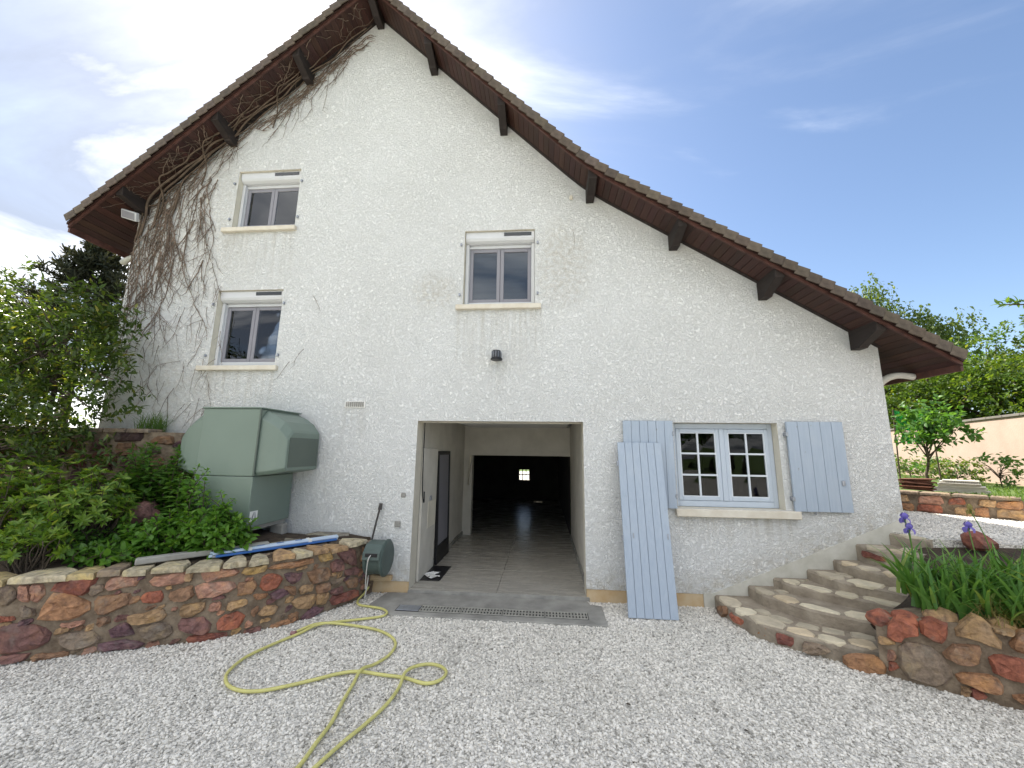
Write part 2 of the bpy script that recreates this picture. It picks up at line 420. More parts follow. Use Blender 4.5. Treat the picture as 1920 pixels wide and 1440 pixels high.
def stonemat():
    """weathered rubble: the stone's own colour, blotched with ochre and dark iron, gritty relief"""
    m, n, l, out = newmat('rubble_stone')
    b = N(n, 'ShaderNodeBsdfPrincipled', Roughness=0.88); b.inputs['Specular IOR Level'].default_value = 0.2
    tc = N(n, 'ShaderNodeTexCoord'); vec = tc.outputs['Object']; oi = N(n, 'ShaderNodeObjectInfo')
    def nz(s, d, lo, hi):
        x = N(n, 'ShaderNodeTexNoise', Scale=s, Detail=d, Roughness=0.65, Distortion=0.4); l.new(vec, x.inputs['Vector'])
        r_ = N(n, 'ShaderNodeMapRange', clamp=True); r_.inputs['From Min'].default_value = lo; r_.inputs['From Max'].default_value = hi; l.new(x.outputs['Fac'], r_.inputs['Value'])
        return r_.outputs[0]
    g = N(n, 'ShaderNodeMixRGB'); g.inputs[1].default_value = (.55, .54, .53, 1); g.inputs[2].default_value = (1.4, 1.38, 1.34, 1); l.new(nz(16, 9, .32, .7), g.inputs[0])
    mu = N(n, 'ShaderNodeMixRGB', blend_type='MULTIPLY'); mu.inputs[0].default_value = 1; l.new(oi.outputs['Color'], mu.inputs[1]); l.new(g.outputs[0], mu.inputs[2])
    col = mu.outputs[0]
    oc = N(n, 'ShaderNodeMixRGB', blend_type='MULTIPLY'); oc.inputs[0].default_value = 1; oc.inputs[2].default_value = (1.35, 1.3, 1.05, 1); l.new(oi.outputs['Color'], oc.inputs[1])
    om = N(n, 'ShaderNodeMixRGB'); l.new(nz(7, 7, .5, .66), om.inputs[0]); l.new(col, om.inputs[1]); l.new(oc.outputs[0], om.inputs[2]); col = om.outputs[0]
    for s, lo, hi, c, a in ((6, .60, .72, (.34, .25, .15), .45), (9.5, .54, .68, (.09, .06, .06), .55), (5, .55, .72, (.30, .28, .24), .5)):
        f = N(n, 'ShaderNodeMath', operation='MULTIPLY'); f.inputs[1].default_value = a; l.new(nz(s, 7, lo, hi), f.inputs[0])
        mm = N(n, 'ShaderNodeMixRGB'); mm.inputs[2].default_value = (*c, 1); l.new(f.outputs[0], mm.inputs[0]); l.new(col, mm.inputs[1]); col = mm.outputs[0]
    l.new(col, b.inputs['Base Color'])
    h = N(n, 'ShaderNodeTexNoise', Scale=26.0, Detail=9, Roughness=0.72); l.new(vec, h.inputs['Vector'])
    bp = N(n, 'ShaderNodeBump', Strength=1.0, Distance=0.022); l.new(h.outputs['Fac'], bp.inputs['Height']); l.new(bp.outputs[0], b.inputs['Normal'])
    l.new(b.outputs[0], out.inputs[0])
    return m

def paintmat():
    """brushed shutter paint: faint vertical grain, chalky fading, scuffs and small chips"""
    m, n, l, out = newmat('worn_blue_paint')
    b = N(n, 'ShaderNodeBsdfPrincipled', Roughness=0.55); b.inputs['Specular IOR Level'].default_value = 0.35
    tc = N(n, 'ShaderNodeTexCoord')
    def nz(scale, s, lo, hi, d=6):
        mpn = N(n, 'ShaderNodeMapping'); mpn.inputs['Scale'].default_value = scale; l.new(tc.outputs['Object'], mpn.inputs[0])
        x = N(n, 'ShaderNodeTexNoise', Scale=s, Detail=d, Roughness=0.65); l.new(mpn.outputs[0], x.inputs['Vector'])
        r_ = N(n, 'ShaderNodeMapRange', clamp=True); r_.inputs['From Min'].default_value = lo; r_.inputs['From Max'].default_value = hi; l.new(x.outputs['Fac'], r_.inputs['Value'])
        return x.outputs['Fac'], r_.outputs[0]
    g, gr = nz((9, 9, .5), 6, .35, .65)
    col = N(n, 'ShaderNodeMixRGB'); col.inputs[1].default_value = (.35, .415, .505, 1); col.inputs[2].default_value = (.40, .465, .55, 1); l.new(gr, col.inputs[0]); col = col.outputs[0]
    for sc_, s, lo, hi, c, a in (((1, 1, 1), 2.2, .5, .7, (.43, .485, .55), .5), ((1, 1, .6), 26, .66, .72, (.24, .24, .23), .7), ((3, 3, .4), 9, .62, .74, (.27, .31, .36), .45)):
        _, f = nz(sc_, s, lo, hi)
        k = N(n, 'ShaderNodeMath', operation='MULTIPLY'); k.inputs[1].default_value = a; l.new(f, k.inputs[0])
        mm = N(n, 'ShaderNodeMixRGB'); mm.inputs[2].default_value = (*c, 1); l.new(k.outputs[0], mm.inputs[0]); l.new(col, mm.inputs[1]); col = mm.outputs[0]
    l.new(col, b.inputs['Base Color'])
    bp = N(n, 'ShaderNodeBump', Strength=0.8, Distance=0.002); l.new(g, bp.inputs['Height']); l.new(bp.outputs[0], b.inputs['Normal'])
    l.new(b.outputs[0], out.inputs[0])
    return m

M = {}
M['stucco'] = stucco()
M['glass'] = glassmat('window_glass', 1.45)
M['glass_dim'] = glassmat('casement_glass', 0.5)
M['room_dark'] = None
M['gravel_sheet'] = gravelmat('gravel_sheet', False)
M['gravel_stone'] = gravelmat('gravel_stone', True)
M['reveal'] = pbr('reveal_render', (0.66, 0.62, 0.52), 0.85, 0.1, 4, 0.002, 90)
M['plaster'] = pbr('smooth_plaster', (0.46, 0.45, 0.39), 0.9, 0.0, 7, 0.003, 60, col2=(0.60, 0.585, 0.53))
M['plinth'] = pbr('ochre_plinth', (0.50, 0.34, 0.18), 0.9, 0, 5, 0.004, 50, col2=(0.58, 0.47, 0.31))
M['sill'] = pbr('sill_stone', (0.60, 0.54, 0.44), 0.8, 0, 6, 0.002, 70, col2=(0.72, 0.68, 0.59))
M['pvc'] = pbr('white_pvc', (0.60, 0.61, 0.63), 0.35, 0.04, 3, spec=0.5)
M['pvc_grey'] = pbr('grey_lilac_pvc', (0.24, 0.235, 0.265), 0.4, 0.05, 3, spec=0.5)
M['solar'] = pbr('solar_strip', (0.02, 0.025, 0.03), 0.15, 0.2, 20, spec=0.6)
M['curtain'] = pbr('sheer_blind', (0.25, 0.28, 0.36), 0.9, 0.08, 2)
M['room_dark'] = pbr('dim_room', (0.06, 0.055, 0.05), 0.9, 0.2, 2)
M['room'] = pbr('room_plaster', (0.30, 0.29, 0.27), 0.9, 0.1, 2)
M['blue'] = paintmat()
M['blue_plain'] = pbr('blue_grey_paint', (0.35, 0.43, 0.53), 0.55, 0.09, 7, 0.0015, 26, stretch=(6, 6, 0.6), detail=8)
M['blue_frame'] = pbr('blue_grey_window_paint', (0.48, 0.54, 0.62), 0.45, 0.04, 6)
M['white_bar'] = pbr('white_glazing_bar', (0.62, 0.66, 0.71), 0.45, 0.04, 6)
M['metal'] = pbr('worn_metal', (0.36, 0.38, 0.42), 0.45, 0.2, 40, metallic=0.7)
M['wood_dark'] = pbr('dark_stained_beam', (0.024, 0.017, 0.015), 0.65, 0.35, 9, 0.002, 60, stretch=(3, 0.6, 3))
M['soffit'] = pbr('red_brown_boarding', (0.042, 0.018, 0.0135), 0.6, 0.4, 6, 0.0015, 70, stretch=(8, 0.7, 8), objcol=True)
M['barge'] = pbr('barge_board', (0.085, 0.036, 0.028), 0.6, 0.45, 10, 0.002, 50)
M['tile'] = pbr('grey_brown_tile', (0.105, 0.083, 0.066), 0.85, 0.3, 14, 0.002, 80, objcol=True)
M['roof'] = pbr('roof_covering', (0.14, 0.11, 0.095), 0.85, 0.3, 8, 0.004, 30)
M['pipe'] = pbr('pale_pipe', (0.55, 0.54, 0.50), 0.5, 0.08, 5)
M['conc'] = pbr('grey_concrete', (0.20, 0.195, 0.18), 0.85, 0, 4.0, 0.003, 70, col2=(0.37, 0.36, 0.33), detail=9)
M['galv'] = pbr('galvanised_grate', (0.42, 0.41, 0.37), 0.5, 0.2, 20, metallic=0.3)
M['black'] = pbr('black_plastic', (0.014, 0.014, 0.016), 0.4, 0.2, 10)
M['void_shade'] = pbr('drain_shade', (0.02, 0.02, 0.02), 0.9, 0.1, 4)
M['white'] = pbr('white_paint', (0.72, 0.71, 0.68), 0.6, 0.06, 6)
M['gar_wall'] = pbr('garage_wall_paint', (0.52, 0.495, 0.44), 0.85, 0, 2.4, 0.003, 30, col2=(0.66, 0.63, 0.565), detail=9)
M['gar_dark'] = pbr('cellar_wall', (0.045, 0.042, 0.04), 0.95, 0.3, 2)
M['gar_tile'] = pbr('garage_floor_tile', (0.37, 0.35, 0.31), 0.27, 0.12, 4, rvar=0.10, stretch=(0.6, 3, 1))
M['green_metal'] = pbr('green_painted_metal', (0.165, 0.215, 0.180), 0.42, 0.06, 1.4, 0.0006, 9, spec=0.5, rvar=0.06)
M['green_dark'] = pbr('darker_green_panel', (0.095, 0.120, 0.100), 0.5, 0.08, 2)
M['reel'] = pbr('grey_green_plastic', (0.075, 0.105, 0.095), 0.45, 0.15, 6)
M['hose'] = pbr('yellow_hose', (0.58, 0.55, 0.20), 0.45, 0.14, 8, 0.0008, 60, spec=0.4)
M['stone'] = stonemat()
M['flag'] = pbr('pale_flagstone', (0.80, 0.79, 0.77), 0.85, 0, 9, 0.005, 40, objcol=True, col2=(1.15, 1.13, 1.08), detail=9)
M['mortar'] = pbr('sandy_mortar', (0.125, 0.09, 0.062), 0.95, 0, 10, 0.016, 30, col2=(0.31, 0.245, 0.175), detail=10)
M['iron'] = pbr('dark_iron', (0.05, 0.045, 0.042), 0.6, 0.3, 20)
M['tread'] = pbr('cement_tread', (0.23, 0.19, 0.145), 0.92, 0, 6, 0.016, 26, col2=(0.40, 0.345, 0.27), detail=9)
M['soil'] = pbr('dark_soil', (0.035, 0.026, 0.019), 0.95, 0, 9, 0.02, 25, col2=(0.085, 0.062, 0.044))
M['grass'] = pbr('lawn_grass', (0.06, 0.11, 0.022), 0.9, 0, 3, 0.02, 60, col2=(0.13, 0.19, 0.04))
M['bark'] = pbr('bark', (0.075, 0.058, 0.044), 0.9, 0.4, 9, 0.01, 30, stretch=(3, 3, 0.7))
M['vine'] = pbr('dry_vine_stem', (0.115, 0.082, 0.058), 0.85, 0.45, 12, 0.002, 50)
M['twig'] = pbr('dry_vine_twig', (0.17, 0.125, 0.095), 0.9, 0.5, 14)
M['gwall'] = pbr('pink_garden_wall', (0.37, 0.275, 0.225), 0.9, 0, 2, 0.004, 30, col2=(0.43, 0.33, 0.275))
M['coping'] = pbr('grey_coping', (0.16, 0.145, 0.13), 0.9, 0.2, 5)
M['oldtile'] = pbr('old_roof_tile', (0.16, 0.07, 0.045), 0.9, 0.35, 12, 0.002, 60, objcol=True)
M['slat'] = pbr('pale_slab', (0.52, 0.50, 0.46), 0.8, 0.15, 8, objcol=True)
M['petal'] = leafmat('iris_petal', (0.13, 0.11, 0.50), (0.24, 0.20, 0.66), trans=0.3, tcol=1.0)
M['netting'] = leafmat('green_net', (0.02, 0.30, 0.10), (0.03, 0.36, 0.13), trans=0.5, tcol=1.0)
M['blueprint'] = pbr('blue_white_profile', (0.55, 0.66, 0.80), 0.4, 0.08, 8)
M['bluedark'] = pbr('blue_print', (0.04, 0.14, 0.42), 0.5, 0.1, 8)
M['paper'] = pbr('white_paper', (0.75, 0.75, 0.73), 0.8, 0.05, 8)
M['leaf_big'] = leafmat('laurel_leaf', (0.035, 0.068, 0.015), (0.072, 0.12, 0.022), (0.20, 0.20, 0.035), trans=0.38, rough=0.33)
M['leaf_low'] = leafmat('nettle_leaf', (0.075, 0.185, 0.024), (0.125, 0.265, 0.038), (0.17, 0.31, 0.05), trans=0.4, rough=0.45)
M['leaf_yg'] = leafmat('azalea_leaf', (0.075, 0.16, 0.022), (0.17, 0.27, 0.034), (0.36, 0.42, 0.07), trans=0.35, rough=0.4)
M['leaf_mid'] = leafmat('berry_leaf', (0.05, 0.13, 0.02), (0.095, 0.20, 0.03), trans=0.35, rough=0.45)
M['leaf_iris'] = leafmat('iris_blade', (0.07, 0.18, 0.04), (0.15, 0.30, 0.07), (0.27, 0.34, 0.08), trans=0.3, rough=0.45)
M['leaf_dry'] = leafmat('dry_grass', (0.20, 0.17, 0.06), (0.30, 0.27, 0.10), trans=0.3, rough=0.6)
M['leaf_tree'] = leafmat('tree_leaf', (0.05, 0.10, 0.016), (0.10, 0.165, 0.026), (0.18, 0.22, 0.04), trans=0.42, rough=0.5)
M['leaf_tree2'] = leafmat('dark_tree_leaf', (0.05, 0.11, 0.018), (0.10, 0.185, 0.03), trans=0.4, rough=0.5)
M['leaf_birch'] = leafmat('birch_leaf', (0.07, 0.12, 0.035), (0.13, 0.19, 0.055), trans=0.42, rough=0.5)
M['leaf_con'] = leafmat('conifer_needle', (0.030, 0.042, 0.024), (0.055, 0.060, 0.034), trans=0.2, rough=0.6, tcol=1.0)
M['leaf_young'] = leafmat('young_tree_leaf', (0.055, 0.15, 0.03), (0.10, 0.22, 0.05), trans=0.42, rough=0.45)
M['leaf_grass'] = leafmat('grass_blade', (0.07, 0.15, 0.03), (0.13, 0.22, 0.05), trans=0.4, rough=0.5)
C = dict(pink=(.44,.245,.18),tan=(.43,.285,.165),red=(.36,.135,.09),maroon=(.25,.10,.08),orange=(.40,.22,.125),mauve=(.23,.125,.115),brown=(.30,.18,.115),purple=(.17,.10,.115),grey=(.27,.21,.16),dark=(.11,.07,.07),ochre=(.4,.27,.12),yellow=(.5,.4,.22),pale=(.5,.44,.32))

# ================================================================== SETTING
def sheet(name, poly, z, mat, zb=None, kind='structure'):
    mb = MB()
    if zb is None: mb.add([(x, y, z) for x, y in poly], [tuple(range(len(poly)))])
    else: mb.prism(poly, 'z', zb, z)
    o = mb.build(name, mat)
    if zb is None and o.data.polygons[0].normal.z < 0: o.data.flip_normals()
    return tag(o, kind=kind)

sheet('ground', [(-400, -400), (400, -400), (400, 400), (-400, 400)], -0.075, M['grass'])
sheet('gravel_yard', [(-16, -27), (18, -27), (18, 0.05), (-16, 0.05)], -0.056, M['gravel_sheet'])
sheet('back_yard', [(-7, 11.2), (5, 11.2), (5, 30), (-7, 30)], -0.056, M['gravel_sheet'])

def scatter_gravel(name, polys, z, density, smin, smax, label, seed):
    mb = MB()
    for p in polys: mb.add([(x, y, z) for x, y in p], [tuple(range(len(p)))])
    o = mk(name, mb.V, mb.F, M['gravel_stone'])
    if o.data.polygons[0].normal.z < 0: o.data.flip_normals()
    ng = bpy.data.node_groups.new(name, 'GeometryNodeTree')
    ng.interface.new_socket('Geometry', in_out='INPUT', socket_type='NodeSocketGeometry')
    ng.interface.new_socket('Geometry', in_out='OUTPUT', socket_type='NodeSocketGeometry')
    n, l = ng.nodes, ng.links
    gi, go = n.new('NodeGroupInput'), n.new('NodeGroupOutput')
    d = n.new('GeometryNodeDistributePointsOnFaces'); d.inputs['Density'].default_value = density; d.inputs['Seed'].default_value = seed
    ico = n.new('GeometryNodeMeshIcoSphere'); ico.inputs['Radius'].default_value = 1.0; ico.inputs['Subdivisions'].default_value = 1
    sm = n.new('GeometryNodeSetMaterial'); sm.inputs['Material'].default_value = M['gravel_stone']
    ip = n.new('GeometryNodeInstanceOnPoints')
    rv = n.new('FunctionNodeRandomValue'); rv.data_type = 'FLOAT_VECTOR'
    rv.inputs[0].default_value = (smin, smin, smin * 0.6); rv.inputs[1].default_value = (smax, smax, smax * 0.75)
    rr = n.new('FunctionNodeRandomValue'); rr.data_type = 'FLOAT_VECTOR'
    rr.inputs[0].default_value = (-0.5, -0.5, 0); rr.inputs[1].default_value = (0.5, 0.5, 6.28)
    l.new(gi.outputs[0], d.inputs['Mesh']); l.new(d.outputs['Points'], ip.inputs['Points'])
    l.new(ico.outputs[0], sm.inputs[0]); l.new(sm.outputs[0], ip.inputs['Instance'])
    l.new(rv.outputs[0], ip.inputs['Scale']); l.new(rr.outputs[0], ip.inputs['Rotation'])
    l.new(ip.outputs[0], go.inputs[0])
    md = o.modifiers.new('scatter', 'NODES'); md.node_group = ng
    return tag(o, label, 'gravel', kind='stuff')

scatter_gravel('gravel', [[(-4.6, -4.6), (4.8, -4.6), (4.8, 0.0), (-4.6, 0.0)]], -0.052, 2700, 0.0050, 0.0150, 'pale grey crushed gravel covering the yard before the garage', 3)

# right-hand terrace, lawn
TERR = [(4.62, 0.3), (4.62, -0.05), (4.72, -0.34), (5.6, -0.62), (7.0, -1.3), (11, -3.2), (14, -3.2), (14, 9), (4.62, 9)]
sheet('terrace', TERR, 0.85, M['gravel_sheet'], -0.06)
scatter_gravel('terrace_gravel', [[(4.8, -0.3), (5.6, -0.55), (7.0, -1.2), (9.5, -1.0), (6.4, 2.0), (4.85, 2.6)]], 0.853, 1500, 0.007, 0.015, 'pale gravel on the raised terrace right of the house', 5)
sheet('lawn', [(4.9, 3.45), (10.2, -2.05), (60, -2.05), (60, 60), (4.9, 60)], 1.14, M['grass'], 0.5)
sheet('upper_ground', [(-4.35, -0.28), (-5.5, -0.5), (-7.2, -1.0), (-9.5, -1.7), (-60, -1.7), (-60, 60), (-5.85, 60), (-5.85, 0.06), (-4.35, 0.06)], 1.90, M['soil'], -0.06)

# ================================================================== HOUSE
house = thing('house', 'white stucco gabled house with dark brown flared roof and open garage', 'house', (0, 0, 0))
XL, XR, YB = -5.79, 4.77, 9.6
AP = (-2.08, 8.72)
def soff(x):
    if x < AP[0]: return AP[1] - 0.905 * (AP[0] - x)
    if x <= 0.9: return AP[1] - 1.015 * (x - AP[0])
    z0 = AP[1] - 1.015 * (0.9 - AP[0])
    if x <= 1.5: t = x - 0.9; return z0 - 1.015 * t + 0.5 * (1.015 - 0.655) / 0.6 * t * t
    return z0 - 1.015 * 0.6 + 0.5 * 0.36 * 0.6 - 0.655 * (x - 1.5)
WIN = {'a': (-4.20, -3.18, 5.03, 6.01), 'b': (-4.25, -3.23, 2.87, 4.02), 'c': (-0.55, 0.46, 3.72, 4.85), 'd': (2.22, 3.47, 1.06, 2.10)}
GAR = (-1.10, 1.09, -0.03, 2.10)
xs_top = [XL, -4, -3, AP[0], -1, 0, 0.9, 1.1, 1.3, 1.5, 2.5, 3.5, XR]
outer = [(XL, 0.5), (-1.62, 0.5), (-1.62, 0.09), (GAR[0], 0.09), (GAR[0], GAR[3]), (GAR[1], GAR[3]), (GAR[1], 0.09), (2.55, 0.09), (XR, 1.0)] + [(x, soff(x) - 0.001) for x in reversed(xs_top)]
holes = [[(a, c), (b, c), (b, d), (a, d)] for a, b, c, d in WIN.values()]
loops = [[Vector((x, 0, z)) for x, z in outer]] + [[Vector((x, 0, z)) for x, z in h] for h in holes]
tris = tessellate_polygon(loops)
Vw = [v for lp in loops for v in lp]
wmb = MB(); wmb.add(Vw, tris)
WT = 0.24
for a, b, c, d in list(WIN.values()):   # reveals
    for p, q in (((a, c), (b, c)), ((b, c), (b, d)), ((b, d), (a, d)), ((a, d), (a, c))):
        wmb.add([(p[0], 0, p[1]), (q[0], 0, q[1]), (q[0], WT, q[1]), (p[0], WT, p[1])], [(0, 1, 2, 3)], 1)
ga, gb, gc, gd = GAR
for p, q in (((ga, gc), (ga, gd)), ((ga, gd), (gb, gd)), ((gb, gd), (gb, gc))):
    wmb.add([(p[0], 0, p[1]), (q[0], 0, q[1]), (q[0], WT, q[1]), (p[0], WT, p[1])], [(0, 1, 2, 3)], 1)
# inner skin of the facade + side walls + back wall with the small barred opening
inner = [(XL, -0.05), (ga, -0.05), (ga, gd), (gb, gd), (gb, -0.05), (XR, -0.05)] + [(x, soff(x)) for x in reversed(xs_top)]
loops2 = [[Vector((x, WT, z)) for x, z in inner]] + [[Vector((x, WT, z)) for x, z in h] for h in holes]
wmb.add([v for lp in loops2 for v in lp], tessellate_polygon(loops2), 1)
BW = (-0.34, 0.07, 0.68, 1.05)
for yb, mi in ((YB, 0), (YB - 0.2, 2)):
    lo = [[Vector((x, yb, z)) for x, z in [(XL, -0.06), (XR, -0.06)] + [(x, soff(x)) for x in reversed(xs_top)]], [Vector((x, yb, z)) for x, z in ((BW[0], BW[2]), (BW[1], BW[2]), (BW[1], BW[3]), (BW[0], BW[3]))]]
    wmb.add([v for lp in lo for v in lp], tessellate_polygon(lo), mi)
for p, q in (((BW[0], BW[2]), (BW[1], BW[2])), ((BW[1], BW[2]), (BW[1], BW[3])), ((BW[1], BW[3]), (BW[0], BW[3])), ((BW[0], BW[3]), (BW[0], BW[2]))):
    wmb.add([(p[0], YB - 0.2, p[1]), (q[0], YB - 0.2, q[1]), (q[0], YB, q[1]), (p[0], YB, p[1])], [(0, 1, 2, 3)], 1)
for x in (XL, XR):
    wmb.add([(x, 0, 0.3), (x, YB, -0.06), (x, YB, soff(x)), (x, 0, soff(x))], [(0, 1, 2, 3)], 0)
wall = mk('wall', wmb.V, wmb.F, [M['stucco'], M['reveal'], M['gar_dark']], house, False, wmb.M)

# plinth and stair skirting
for x0, x1 in ((-1.64, GAR[0] - .004), (GAR[1] + .004, 2.62)):
    MB().box(x0, x1, 0.007, 0.2, -0.06, 0.10).build('plinth', M['plinth'], house)
MB().prism([(2.45, -0.06), (4.78, -0.06), (4.78, 1.012), (2.55, 0.10), (2.45, 0.10)], 'y', -0.009, 0.18).build('stair_skirting', M['plaster'], house)

# ---- roof
ROOF_Y0, TH = -0.43, 0.15
prof = [-6.36, -5, -4, -3, AP[0], -1, 0, 0.9, 1.05, 1.2, 1.35, 1.5, 2.5, 3.5, 4.5, 5.27]
up = [(x, soff(x) + 0.026) for x in prof]
# stepped tile courses on top
def along(x0, x1, step):
    """points on the soffit line from x0 to x1 about every `step` metres of slope"""
    out = [(x0, soff(x0))]; x = x0; sg = 1 if x1 > x0 else -1; acc = 0
    while (x1 - x) * sg > 0:
        nx = x + sg * 0.004; acc += math.hypot(0.004, soff(nx) - soff(x)); x = nx
        if acc >= step: out.append((x, soff(x))); acc = 0
    if acc > .05: out.append((x, soff(x)))
    return out
LT, RT = along(AP[0], -6.34, 0.15), along(AP[0], 5.25, 0.15)
def topline(pts):
    o = []
    for (xa, za), (xb, zb) in zip(pts[:-1], pts[1:]):
        o += [(xa, za + TH - 0.02), (xb, zb + TH + 0.008)]
    return o
tl = list(reversed(topline(LT))) + topline(RT)
rp_ = [(-6.36, soff(-6.36) + 0.026)] + up[1:-1] + [(5.27, soff(5.27) + 0.026)]
mb = MB()
poly = rp_ + list(reversed(tl))
V = [(x, y, z) for y in (ROOF_Y0 + 0.02, YB + 0.5) for x, z in poly]
n_ = len(poly)
mb.add(V, [(i, (i + 1) % n_, (i + 1) % n_ + n_, i + n_) for i in range(n_)])
tt = tessellate_polygon([[Vector((x, 0, z)) for x, z in poly]])
mb.add([(x, ROOF_Y0 + 0.02, z) for x, z in poly], tt); mb.add([(x, YB + 0.5, z) for x, z in poly], tt)
roof = mb.build('roof', M['roof'], house)
# verge tiles, one by one
vt = MB()
vt.box(-0.01, 0.150, -0.085, -0.070, -0.085, 0.030)
vt.box(-0.02, 0.150, -0.0705, 0.16, 0.012, 0.0305)
vto = vt.build('tile', M['tile'], None, bevel=0.004); vtm = vto.data; bpy.data.objects.remove(vto)
for pts, sg in ((LT, -1), (RT, 1)):
    for (xa, za), (xb, zb) in zip(pts[:-1], pts[1:]):
        d = Vector((xb - xa, 0, zb - za)).normalized()
        up_ = Vector((-d.z, 0, d.x)) * sg          # outward normal of the slope
        d2 = (d + up_ * 0.17).normalized(); u2 = Vector((-d2.z, 0, d2.x)) * sg
        m4 = Matrix(((d2.x, 0, u2.x, xa), (0, 1, 0, ROOF_Y0), (d2.z, 0, u2.z, za + TH - 0.055), (0, 0, 0, 1)))
        m4 = m4 @ Matrix.Rotation(RND.uniform(-0.02, 0.02), 4, 'Y') @ Matrix.Translation((RND.uniform(-.004, .004), RND.uniform(-.006, .006), 0))
        k = RND.uniform(0.75, 1.2)
        inst('tile', vtm, m4, roof, (k, k * RND.uniform(0.95, 1.02), k * RND.uniform(0.9, 1.02)))
# ridge tile
MB().prism([(AP[0] - 0.16, AP[1] + 0.03), (AP[0], AP[1] + TH + 0.02), (AP[0] + 0.16, AP[1] + 0.03), (AP[0] + 0.17, AP[1] + 0.05), (AP[0], AP[1] + TH + 0.055), (AP[0] - 0.17, AP[1] + 0.05)], 'y', ROOF_Y0 - 0.09, YB + 0.5).build('ridge_tile', M['tile'], roof)
# soffit boards running out from the wall
for x0, x1 in ((AP[0], -6.33), (AP[0], 5.25)):
    pts = along(x0, x1, 0.098)
    for (xa, za), (xb, zb) in zip(pts[:-1], pts[1:]):
        d = Vector((xb - xa, 0, zb - za)); L_ = d.length; d.normalize()
        u2 = Vector((-d.z, 0, d.x)); u2 = u2 if u2.z > 0 else -u2
        ylen = 0.45 if XL < (xa + xb) / 2 < XR else YB + 0.4
        bmx = MB().box(0.003, L_ - 0.002, ROOF_Y0 + 0.002, ROOF_Y0 + ylen, 0.004, 0.022)
        m4 = Matrix(((d.x, 0, u2.x, xa), (0, 1, 0, 0), (d.z, 0, u2.z, za), (0, 0, 0, 1)))
        k = RND.uniform(0.7, 1.25)
        inst('soffit_board', me('soffit_board', bmx.V, bmx.F, M['soffit']), m4, roof, (k, k * RND.uniform(.85, 1.05), k * RND.uniform(.8, 1.05)))
# barge boards
def strip(name, x0, x1, y0, y1, z0, z1, mat, parent):
    xs = [x for x in (np.linspace(x0, x1, 40))]
    V, F = [], []
    for x in xs:
        V += [(x, y0, soff(x) + z0), (x, y1, soff(x) + z0), (x, y1, soff(x) + z1), (x, y0, soff(x) + z1)]
    for i in range(len(xs) - 1):
        for k in range(4): F.append((i * 4 + k, i * 4 + (k + 1) % 4, i * 4 + 4 + (k + 1) % 4, i * 4 + 4 + k))
    F += [(0, 1, 2, 3), (len(V) - 4, len(V) - 3, len(V) - 2, len(V) - 1)]
    mb = MB().add(V, F)
    return mb.build(name, mat, parent)
for a, b in ((-6.34, AP[0] - 0.005), (AP[0] + 0.005, 5.25)):
    strip('barge_board', a, b, ROOF_Y0 - 0.028, ROOF_Y0, -0.018, 0.10, M['barge'], roof)
    strip('barge_moulding', a, b, ROOF_Y0 - 0.048, ROOF_Y0 - 0.0285, 0.022, 0.062, M['soffit'], roof)
# thin dark strip standing in for the shade where soffit meets wall
for a, b in ((XL, AP[0] - 0.06), (AP[0] + 0.06, XR)):
    strip('rake_shade_strip', a, b, -0.058, -0.002, -0.002, 0.004, M['wood_dark'], roof)
# eaves: fascia and gutter pipe stubs
for x, s_ in ((-6.34, -1), (5.25, 1)):
    z = soff(x)
    MB().box(min(x, x + s_ * 0.03), max(x, x + s_ * 0.03), ROOF_Y0 + 0.005, YB + 0.45, z - 0.07, z + 0.06).build('fascia', M['barge'], roof)
# purlins with raked ends
PURL = [(-1.13, .20), (-0.01, .22), (1.24, .17), (2.35, .19), (3.45, .21), (4.50, .21), (-3.19, .20), (-4.36, .20), (-5.68, .16), (AP[0], .13)]
for x, h in PURL:
    w = 0.055
    lo_ = min(soff(x - w), soff(x + w)); top = max(soff(x - w), soff(x + w)) + 0.01
    cz = soff(x)
    pr = [(0.0, top), (0.0, cz - h), (-0.13, cz - h), (-0.15, cz - h + 0.02), (ROOF_Y0 + 0.02, lo_ - 0.035), (ROOF_Y0 + 0.005, top - 0.02), (ROOF_Y0 + 0.005, top)]
    if x == AP[0]: pr = [(0.0, cz), (0.0, cz - h - 0.06), (-0.2, cz - h - 0.06), (ROOF_Y0 + 0.02, cz - 0.12), (ROOF_Y0 + 0.005, cz)]
    MB().prism(pr, 'x', x - w, x + w).build('purlin', M['wood_dark'], house, bevel=0.004)

